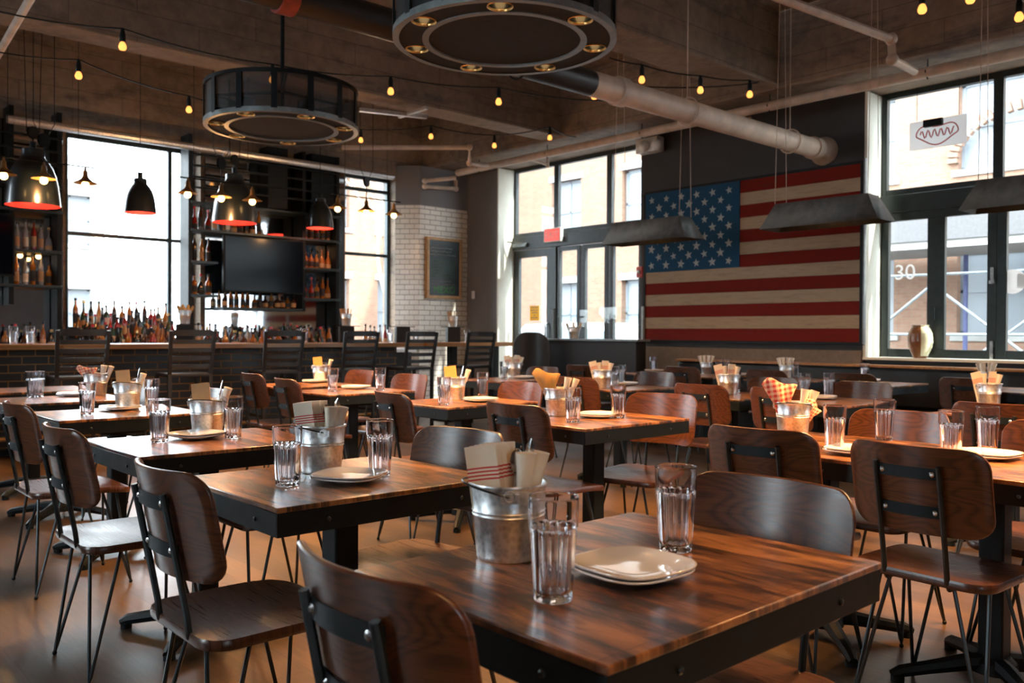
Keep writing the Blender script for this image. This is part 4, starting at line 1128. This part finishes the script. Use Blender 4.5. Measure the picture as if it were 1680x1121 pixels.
for u, d in ((22, 'left one of the pair by the left frame edge'), (50, 'right one of the pair by the left frame edge'), (492, 'below the television'), (500, 'below the television corner'), (640, 'between two caddies'), (682, 'right of the middle caddy'), (766, 'right of the last caddy')):
    p = PY(u, 560, 9.1 + (.1 if u in (500,) else 0)); inst(PTU, 'clear tumbler on the bar, %s' % d, (p.x, p.y, 1.0555 if u > 640 else 1.0525), 0, 'tumblers on the bar')
q = Vector((7.80, PX(942, 556, 7.80).y, 1.116))
inst(PB, 'steel bucket on the partition ledge before the folding doors', q, 1, 'galvanised table buckets')
for j, (a, b) in enumerate(((-.03, -20), (.0, -3), (.03, 16))):
    put(P_roll, '%s rolled napkin in the bucket on the partition ledge' % ('left', 'middle', 'right')[j], q, a*cos(VW), a*sin(VW), j, radians(b), VW, 'rolled napkins')

# black padded chair by the entrance
bc = thing('padded_chair', 'black padded high-back chair between high table and partition', 'chair', (7.28, 7.66, 0), radians(-130))
G().slab(rrect(.46, .46, .08), 1, lambda a, b, t, r: (a, b, .62+.08*t+.01*(1-r))).done('seat', 'leather', bc, 60)
G().slab(rrect(.44, .52, .16), 1, lambda a, b, t, r: (-.2-.07*t-.05*(b+.2)+.08*(a/.22)**2, a, .93+b)).done('backrest', 'leather', bc, 60)
for sx in (-1, 1):
    for sy in (-1, 1): G().bar((sx*.2, sy*.2, 0), (sx*.17, sy*.17, .62), .03).done('leg', 'black', bc)

# ------------------------------------------------------------------ bottles
def bmat(name, col, rough=.08, tr=0):
    m = M(name, col, rough, 0, Coat_Weight=.6); 
    if tr: m.b.inputs['Transmission Weight'].default_value = tr
    return m.m
BM = {'amber': bmat('amber_spirit_bottle', (.42, .14, .02), .1, .3), 'brown': bmat('brown_glass_bottle', (.06, .02, .008)), 'green': bmat('green_glass_bottle', (.02, .06, .03)),
      'clear': bmat('clear_glass_bottle', (.5, .52, .54), .06, .5), 'red': bmat('red_liqueur_bottle', (.35, .02, .015), .1, .2), 'dark': bmat('black_glass_bottle', (.012, .012, .014))}
SH = {'tall': [(.036, 0), (.038, .006), (.038, .19), (.03, .22), (.014, .25), (.0135, .3), (.016, .302), (.016, .318)],
      'squat': [(.046, 0), (.048, .006), (.048, .13), (.04, .155), (.016, .175), (.015, .215), (.019, .218), (.019, .24)],
      'wine': [(.035, 0), (.037, .006), (.037, .17), (.034, .2), (.02, .235), (.014, .26), (.0135, .315), (.015, .32)],
      'flask': [(.04, 0), (.05, .02), (.052, .09), (.04, .14), (.018, .17), (.014, .2), (.014, .26), (.018, .262), (.018, .28)]}
CAPM = ['blackpaint', 'blackpaint', 'ink', 'brass', 'redplastic']; LBM = ['kraft', 'kraft', 'paper', 'ink']
BP = {}; rb = random.Random(11)
def bottle_proto(sh, c):
    if (sh, c) in BP: return BP[sh, c]
    o = tag(G().lathe(SH[sh], 16).done('liquor_bottle', BM[c], ang=50), '', 'bottle')
    r = SH[sh][2][0]; h = SH[sh][2][1]
    G().lathe([(r+.0006, h*.22), (r+.0006, h*.8)], 16, capb=False, capt=False).done('paper_label', rb.choice(LBM), o)
    e = SH[sh][-1]; G().lathe([(e[0]+.0015, e[1]-.025), (e[0]+.0015, e[1]+.004)], 10).done('cap', rb.choice(CAPM), o)
    BP[sh, c] = o; return o
PUSED = set()
def bottles(x0, x1, y, z, n, cols, label, shapes=('tall', 'squat', 'wine', 'flask'), hs=1.0):
    for i in range(n):
        c = rb.choice(cols); sh = rb.choice(shapes); pr = bottle_proto(sh, c)
        x = x0+(x1-x0)*(i+.5)/n+rb.uniform(-.006, .006)
        s = min(1.0, (x1-x0)/n/.108)*rb.uniform(.92, 1.0); hh = rb.uniform(.9, 1.08)*hs
        inst(pr, '%s %s' % ({'amber': 'amber', 'brown': 'brown', 'green': 'green', 'clear': 'clear', 'red': 'red', 'dark': 'black'}[c], label), (x, y+rb.uniform(-.012, .012), z+.0005), rb.uniform(0, 6), label, sc=(s, s, hh))
ALL = ['amber', 'amber', 'brown', 'dark', 'clear', 'red', 'green']
bottles(4.25, 5.2, 10.62, 2.44, 11, ['clear', 'brown', 'amber', 'red'], 'bottle on the top shelf above the television')
bottles(5.78, 6.22, 10.62, 2.44, 5, ['amber', 'brown', 'red'], 'bottle on the top shelf right of the television')
bottles(4.25, 4.52, 10.62, 2.05, 3, ['amber', 'brown'], 'bottle on the middle shelf left of the television')
bottles(5.78, 6.22, 10.62, 2.05, 5, ['amber', 'amber', 'red'], 'bottle on the middle shelf right of the television', ('squat', 'flask'))
bottles(4.25, 4.52, 10.62, 1.64, 3, ['amber', 'dark'], 'bottle on the lower shelf left of the television', ('squat', 'flask'))
bottles(5.78, 6.22, 10.62, 1.64, 5, ['amber', 'red', 'amber'], 'bottle on the lower shelf right of the television')
bottles(4.64, 5.68, 10.6, 1.49, 13, ['amber', 'brown'], 'bottle on the shelf under the television', ('tall', 'squat'), .72)
bottles(4.26, 6.2, 10.66, .95, 19, ALL, 'bottle at the rear of the back counter under the television')
bottles(4.26, 6.2, 10.52, .95, 18, ALL, 'bottle in the middle of the back counter under the television')
bottles(4.4, 6.1, 10.36, .95, 14, ['dark', 'amber', 'brown'], 'bottle at the front of the back counter under the television', ('squat', 'flask', 'tall'))
tb = thing('bottle_riser', 'three-step black riser carrying bottles in front of the tall bar window', 'riser')
for k, (a, b) in enumerate(((10.36, 10.48), (10.48, 10.6), (10.6, 10.72))): G().b(2.86, 4.02, a, b, .952, .965+.12*k+.02).done('step', 'blackpaint', tb)
for k, z in enumerate((.985, 1.105, 1.225)):
    bottles(2.9, 4.0, 10.42+.12*k, z, 13, ['dark', 'brown', 'red', 'amber', 'dark', 'green'], 'bottle on the %s step of the riser before the tall window' % ('front', 'middle', 'rear')[k])
bottles(2.95, 4.1, 10.24, .95, 12, ['dark', 'brown', 'amber', 'red'], 'bottle on the back counter at the foot of the riser', ('squat', 'flask'))
bottles(2.3, 2.7, 10.62, 2.06, 5, ['clear', 'clear', 'red'], 'bottle on the upper shelf by the left television')
bottles(2.3, 2.7, 10.62, 1.68, 5, ['clear', 'amber', 'clear'], 'bottle on the lower shelf by the left television')
bottles(2.3, 2.7, 10.62, 2.5, 5, ['brown', 'dark'], 'bottle on the top shelf by the left television')
bottles(1.8, 2.7, 10.5, .95, 10, ['dark', 'brown', 'amber'], 'bottle on the back counter under the left television')
bottles(6.6, 7.1, 10.4, .95, 6, ['red', 'amber', 'clear'], 'bottle on the back counter before the narrow bar window', ('tall', 'wine'))

# ------------------------------------------------------------------ lamps
def spot(name, loc, e, col, size, parent=None, blend=.6, rad=.03):
    l = bpy.data.lights.new(name, 'SPOT'); l.energy = e; l.color = col; l.spot_size = radians(size); l.spot_blend = blend; l.shadow_soft_size = rad
    o = bpy.data.objects.new(name, l); COL.objects.link(o); o.location = loc
    if parent: o.parent = parent
    return o
def point(name, loc, e, col, rad=.03, parent=None):
    l = bpy.data.lights.new(name, 'POINT'); l.energy = e; l.color = col; l.shadow_soft_size = rad
    o = bpy.data.objects.new(name, l); COL.objects.link(o); o.location = loc
    if parent: o.parent = parent
    return o
WARM = (1, .52, .2)
def chandelier(cx, cy, z, R, label, a0, h=.31, pw=165):
    t = thing('ring_chandelier', label, 'chandelier', (cx, cy, z))
    Ri = R*.68
    g = G(); nh = 7; rm = (R+Ri)/2; hr = .062; N = 24; half = (R-Ri)/2-.025
    # annular plate with seven round openings
    for k in range(nh):
        ac = a0+2*pi*k/nh; da = pi/nh
        vs = []; fs = []
        for i in range(N):
            a = 2*pi*i/N; m_ = max(abs(cos(a)), abs(sin(a))); sx, sy = cos(a)/m_, sin(a)/m_
            rr = rm+sx*half*1.0; th = ac+sy*da
            x2, y2 = rr*cos(th), rr*sin(th)
            lx, ly = rm+hr*cos(a), hr*sin(a)
            x1 = lx*cos(ac)-ly*sin(ac); y1 = lx*sin(ac)+ly*cos(ac)
            vs += [(x1, y1, .0), (x2, y2, .0), (x1, y1, .006), (x2, y2, .006)]
        for i in range(N):
            j = (i+1) % N
            fs += [(i*4, j*4, j*4+1, i*4+1), (i*4+2, i*4+3, j*4+3, j*4+2)]
        g.add(vs, fs)
    g.done('ring_plate', 'matt', t)
    G().lathe([(R-.035, -.006), (R, -.006), (R, .03), (R-.01, .03), (R-.01, .008), (R-.035, .008)], 96, capb=False, capt=False).done('outer_rim', 'rim', t, 50)
    G().lathe([(Ri, -.006), (Ri+.035, -.006), (Ri+.035, .008), (Ri, .008), (Ri, -.006)], 72, capb=False, capt=False).done('inner_rim', 'rim', t, 50)
    G().lathe([(Ri, .004), (Ri, .012)], 72).done('centre_disc', 'matt', t)
    G().lathe([(R-.012, h-.03), (R, h-.03), (R, h), (R-.012, h), (R-.012, h-.03)], 96, capb=False, capt=False).done('top_hoop', 'black', t, 50)
    for k in range(14):
        a = a0+2*pi*k/14; x, y = (R-.006)*cos(a), (R-.006)*sin(a)
        G().b(-.006, .006, -.022, .022, .02, h-.02, Matrix.Translation((x, y, 0)) @ Matrix.Rotation(a, 4, 'Z')).done('drum_strut', 'black', t)
    g = G()
    for k in range(3):
        a = a0+k*2*pi/3; g.bar((0, 0, h-.015), ((R-.01)*cos(a), (R-.01)*sin(a), h-.015), .02)
    g.done('spider_arm', 'black', t)
    G().lathe([(R-.018, .02), (R-.018, h-.02)], 72, capb=False, capt=False).done('mesh_drum', 'drummesh', t, 60)
    g = G(); g.tube([(0, 0, .01), (0, 0, ZC-z)], .016, 12); g.lathe([(.12, .012), (.12, .09), (.05, .13)], 20); g.lathe([(.08, ZC-z-.03), (.08, ZC-z)], 20); g.done('hanging_stem', 'black', t)
    for k in range(nh):
        a = a0+2*pi*k/nh; x, y = rm*cos(a), rm*sin(a)
        cn = G().lathe([(hr+.004, -.004), (hr, -.006), (hr-.004, 0), (hr-.004, .006), (hr+.001, .006), (hr+.004, -.004)], 28, (x, y, 0), capb=False, capt=False).done('lamp_ring', 'brass', t, 50)
        G().lathe([(hr-.001, .006), (hr-.001, .11), (.02, .13)], 28, (x, y, 0), capb=False).done('lamp_can', 'domeblack', t, 50)
        G().sph((x, y, .052), .026, 10, .9).done('bulb', 'canglow', cn)
        spot('can_lamp', (x, y, .012), pw, WARM, 110, t)
    return t
p1 = PZ(828, 68, 2.78); chandelier(p1.x, p1.y, 2.78, .61, 'large black ring chandelier hanging overhead, its underside in full view', .35)
p2 = PZ(463, 212, 2.78); chandelier(p2.x, p2.y, 2.78, .59, 'further black ring chandelier with open drum frame before the bar', .1)
chandelier(3.9, .6, 2.78, .61, 'unseen ring chandelier added to warm the tables at the right frame edge', .5, pw=225)  # out of view, added for orange highlights on the nearest and right-hand tables
chandelier(.4, -.6, 2.78, .61, 'unseen ring chandelier added as warm fill behind the nearest table', .2, pw=22)  # out of view, added as a weak warm fill from behind the camera

def pulley(g, c, r=.05):
    g.lathe([(r, -.012), (r*.8, -.008), (r*.8, .008), (r, .012)], 20, mx=Matrix.Translation(c) @ Matrix.Rotation(pi/2, 4, 'X') @ Matrix.Rotation(.5, 4, 'Y'))
def dome(u, v, y, R, label, ropes=True):
    p = PY(u, v, y); t = thing('dome_pendant', label, 'pendant lamp', p)
    pr = [(1, 0), (.97, .3), (.91, .8), (.83, 1.2), (.72, 1.5), (.56, 1.76), (.44, 1.9), (.41, 2.0), (.41, 2.22), (.36, 2.26)]
    sm = []
    for i in range(len(pr)-1):
        for q in range(3):
            f = q/3; sm.append((R*(pr[i][0]*(1-f)+pr[i+1][0]*f), R*(pr[i][1]*(1-f)+pr[i+1][1]*f)))
    sm.append((R*.33, R*2.26))
    G().lathe(sm, 40, capb=False).done('shade', 'domeblack', t, 50)
    G().lathe([(r-.004, z+.001) for r, z in sm[:20]], 40, capb=False, capt=True).done('red_lining', 'domered', t, 50)
    g = G(); h = R*2.26; g.cyl(0, 0, h, h+.07, .03, 12)
    if ropes: pulley(g, (0, 0, h+.16), .06)
    g.done('lamp_holder', 'black', t)
    G().sph((0, 0, R*1.1), .035, 10).done('bulb', 'bulb', t)
    point('dome_light', (0, 0, R*.7), 5, (1, .7, .45), .03, t)
    g = G(); top = ZC-p.z
    if ropes:
        for dx in (-.055, .055): g.tube([(dx, 0, h+.16), (dx*1.6, 0, top)], .004, 5)
        g.tube([(0, 0, h+.05), (0, 0, h+.16)], .006, 5)
    else: g.tube([(0, 0, h+.05), (0, 0, top)], .004, 6)
    g.done('suspension_rope', 'black', t)
    return t
dome(54, 338, 9.4, .245, 'large black dome pendant with red lining by the left frame edge')
dome(385, 366, 9.4, .245, 'large black dome pendant with orange-red lining in front of the shelving')
dome(230, 350, 10.2, .175, 'small black dome pendant with red lining in the tall bar window', False)
dome(525, 375, 10.2, .175, 'small black dome pendant beside the narrow bar window', False)

def hoodbar(us, vs, label, xl, xr):
    ps = [PY(u, v, 8.98) for u, v in zip(us, vs)]; z = sum(p.z for p in ps)/len(ps)
    t = thing('hooded_lamp_bar', label, 'pendant lamp', (ps[1].x, 8.98, z))
    x0 = ps[1].x; xs_ = [p.x-x0 for p in ps]
    G().tube([(xl-x0, 0, .16), (xr-x0, 0, .16)], .008, 8).done('crossbar', 'black', t)
    for x in xs_:
        hd = G().lathe([(.108, 0), (.1, .006), (.065, .026), (.036, .05), (.024, .075), (.022, .12), (.012, .128), (.008, .16)], 24, (x, 0, 0), capb=False).done('tin_hood', 'hood', t, 50)
        G().sph((x, 0, -.014), .036, 10).done('bulb', 'bulb2', hd)
    point('hood_lamp', (xs_[1], 0, -.1), 25, (1, .5, .18), .05, t)
    g = G(); m = xs_[1]
    for dx in (-.3, .3): g.tube([(m+dx, 0, .16), (m+dx, 0, ZC-z)], .003, 5)
    g.done('wire', 'black', t)
    g = G(); pulley(g, (m, 0, .36), .065); g.tube([(m-.04, 0, .42), (m-.09, 0, .52), (m-.09, 0, ZC-z)], .004, 5); g.tube([(m+.04, 0, .42), (m+.09, 0, .52), (m+.09, 0, ZC-z)], .004, 5)
    g.tube([(m, 0, .16), (m, 0, .36)], .006, 6); g.done('counterweight_pulley', 'black', t)
hoodbar((6, 72, 140), (287, 293, 301), 'bar of three small hooded lamps at the left frame edge', PY(-15, 290, 8.98).x, PY(156, 290, 8.98).x)
hoodbar((308, 363, 414), (315, 325, 330), 'bar of three small hooded lamps over the middle of the bar', PY(290, 290, 8.98).x, PY(440, 290, 8.98).x)
hoodbar((554, 601, 646), (341, 346, 353), 'bar of three small hooded lamps before the narrow bar window', PY(545, 290, 8.98).x, PY(657, 290, 8.98).x)

def trough(y, label):
    t = thing('trough_lamp', label, 'pendant lamp', (7.3, y, 2.16))
    L, Wd, l2, w2, h = .56, .17, .44, .10, .23
    vs = [(sx*Wd, sy*L, 0) for sx, sy in ((-1, -1), (1, -1), (1, 1), (-1, 1))]+[(sx*w2, sy*l2, h) for sx, sy in ((-1, -1), (1, -1), (1, 1), (-1, 1))]
    g = G(); g.add(vs, [(0, 1, 5, 4), (1, 2, 6, 5), (2, 3, 7, 6), (3, 0, 4, 7), (4, 5, 6, 7)]); o = g.done('galvanised_shade', 'weathered', t)
    md = o.modifiers.new('solid', 'SOLIDIFY'); md.thickness = .006
    g = G(); g.b(-.05, .05, -l2+.05, l2-.05, h-.035, h-.008); g.done('reflector_tray', 'brass', t)
    for yy in (-.3, .3): G().sph((0, yy, h-.06), .03, 10).done('bulb', 'bulb', t)
    point('trough_light', (0, 0, h-.1), 22, WARM, .06, t)
    g = G()
    for sx, sy in ((-1, -1), (1, -1), (1, 1), (-1, 1)): g.tube([(sx*w2, sy*l2, h), (sx*w2*.4, sy*l2, ZC-2.16)], .003, 5)
    g.done('cable', 'pipe', t)
trough(5.85, 'galvanised trough lamp hanging before the left side of the flag')
trough(3.88, 'galvanised trough lamp hanging before the right side of the flag')
trough(2.12, 'galvanised trough lamp at the right frame edge before the folding windows')

# string lights
def strand(nodes, label, zb, ends=None, who=None):
    """nodes: (pixel u, pixel v) of each hanging bulb"""
    ps = [PZ(u, v, zb) for u, v in nodes]
    tops = [p+Vector((0, 0, .125)) for p in ps]
    path = list(tops)
    if ends: path = [PZ(*ends[0])]+path+[PZ(*ends[1])]
    q = []
    for i in range(len(path)-1):
        a, b = path[i], path[i+1]; sag = min(.05, (b-a).length*.03)
        for k in range(8): f = k/8; q.append(a.lerp(b, f)-Vector((0, 0, sag*4*f*(1-f))))
    q.append(path[-1])
    g = G(); g.tube(q, .006, 6); tag(g.done('string_light_cable', 'black'), label, 'cable')
    for i, p in enumerate(ps):
        t = inst(PBU, who[i], p, 0, 'festoon string light bulbs')
def make_bulb():
    t = thing('string_bulb', '', 'light bulb')
    G().lathe([(.012, .125), (.016, .10), (.02, .085), (.021, .035), (.018, .03)], 14).done('socket', 'black', t)
    G().lathe([(.011, .032), (.02, .02), (.027, 0), (.026, -.014), (.018, -.026), (.001, -.031)], 18, capt=False).done('glass_bulb', 'bulb', t)
    return t
PBU = make_bulb()
strand([(201, 76), (447, 131), (641, 150), (818, 167)], 'black festoon cable sweeping from the upper left past the near chandelier', 3.2, ((-30, 12, 3.33), (1000, 165, 3.3)),
       ['string bulb nearest the upper left corner', 'string bulb beside the stem of the further chandelier', 'string bulb between the two chandeliers', 'string bulb just below the near chandelier'])
strand([(129, 124), (310, 180)], 'black festoon cable over the tall bar window', 3.2, ((-30, 80, 3.33), (352, 168, 3.33)), ['string bulb above the tall bar window', 'string bulb just left of the further chandelier'])
strand([(592, 230), (707, 224), (811, 239), (902, 226)], 'black festoon cable along the far beam above the tiled pier', 3.42, ((560, 205, 3.6), (945, 225, 3.6)),
       ['string bulb right beside the further chandelier rim', 'string bulb above the narrow bar window', 'string bulb above the painted pier', 'string bulb above the entrance door'])
strand([(1053, 131), (1149, 148), (1230, 155)], 'black festoon cable from the near chandelier to the beam corner', 3.3, ((1000, 95, 3.5), (1245, 134, 3.5)),
       ['string bulb first right of the near chandelier', 'string bulb second right of the near chandelier', 'string bulb at the beam corner'])
strand([(975, 158)], 'black festoon cable crossing the painted pipe', 3.3, ((930, 140, 3.5), (1243, 136, 3.5)), ['string bulb in front of the cream pipe end'])
strand([(1513, 15), (1592, -2), (1672, 28)], 'black festoon cable at the upper right corner', 3.2, ((1440, -20, 3.4), (1700, 10, 3.4)),
       ['string bulb at the top edge above the neon sign', 'string bulb cut by the top edge', 'string bulb in the upper right corner'])
strand([(589, 3)], 'short festoon cable at the top edge left of the near chandelier', 3.3, ((520, -25, 3.5), (660, -10, 3.5)), ['string bulb at the top edge left of the near chandelier'])
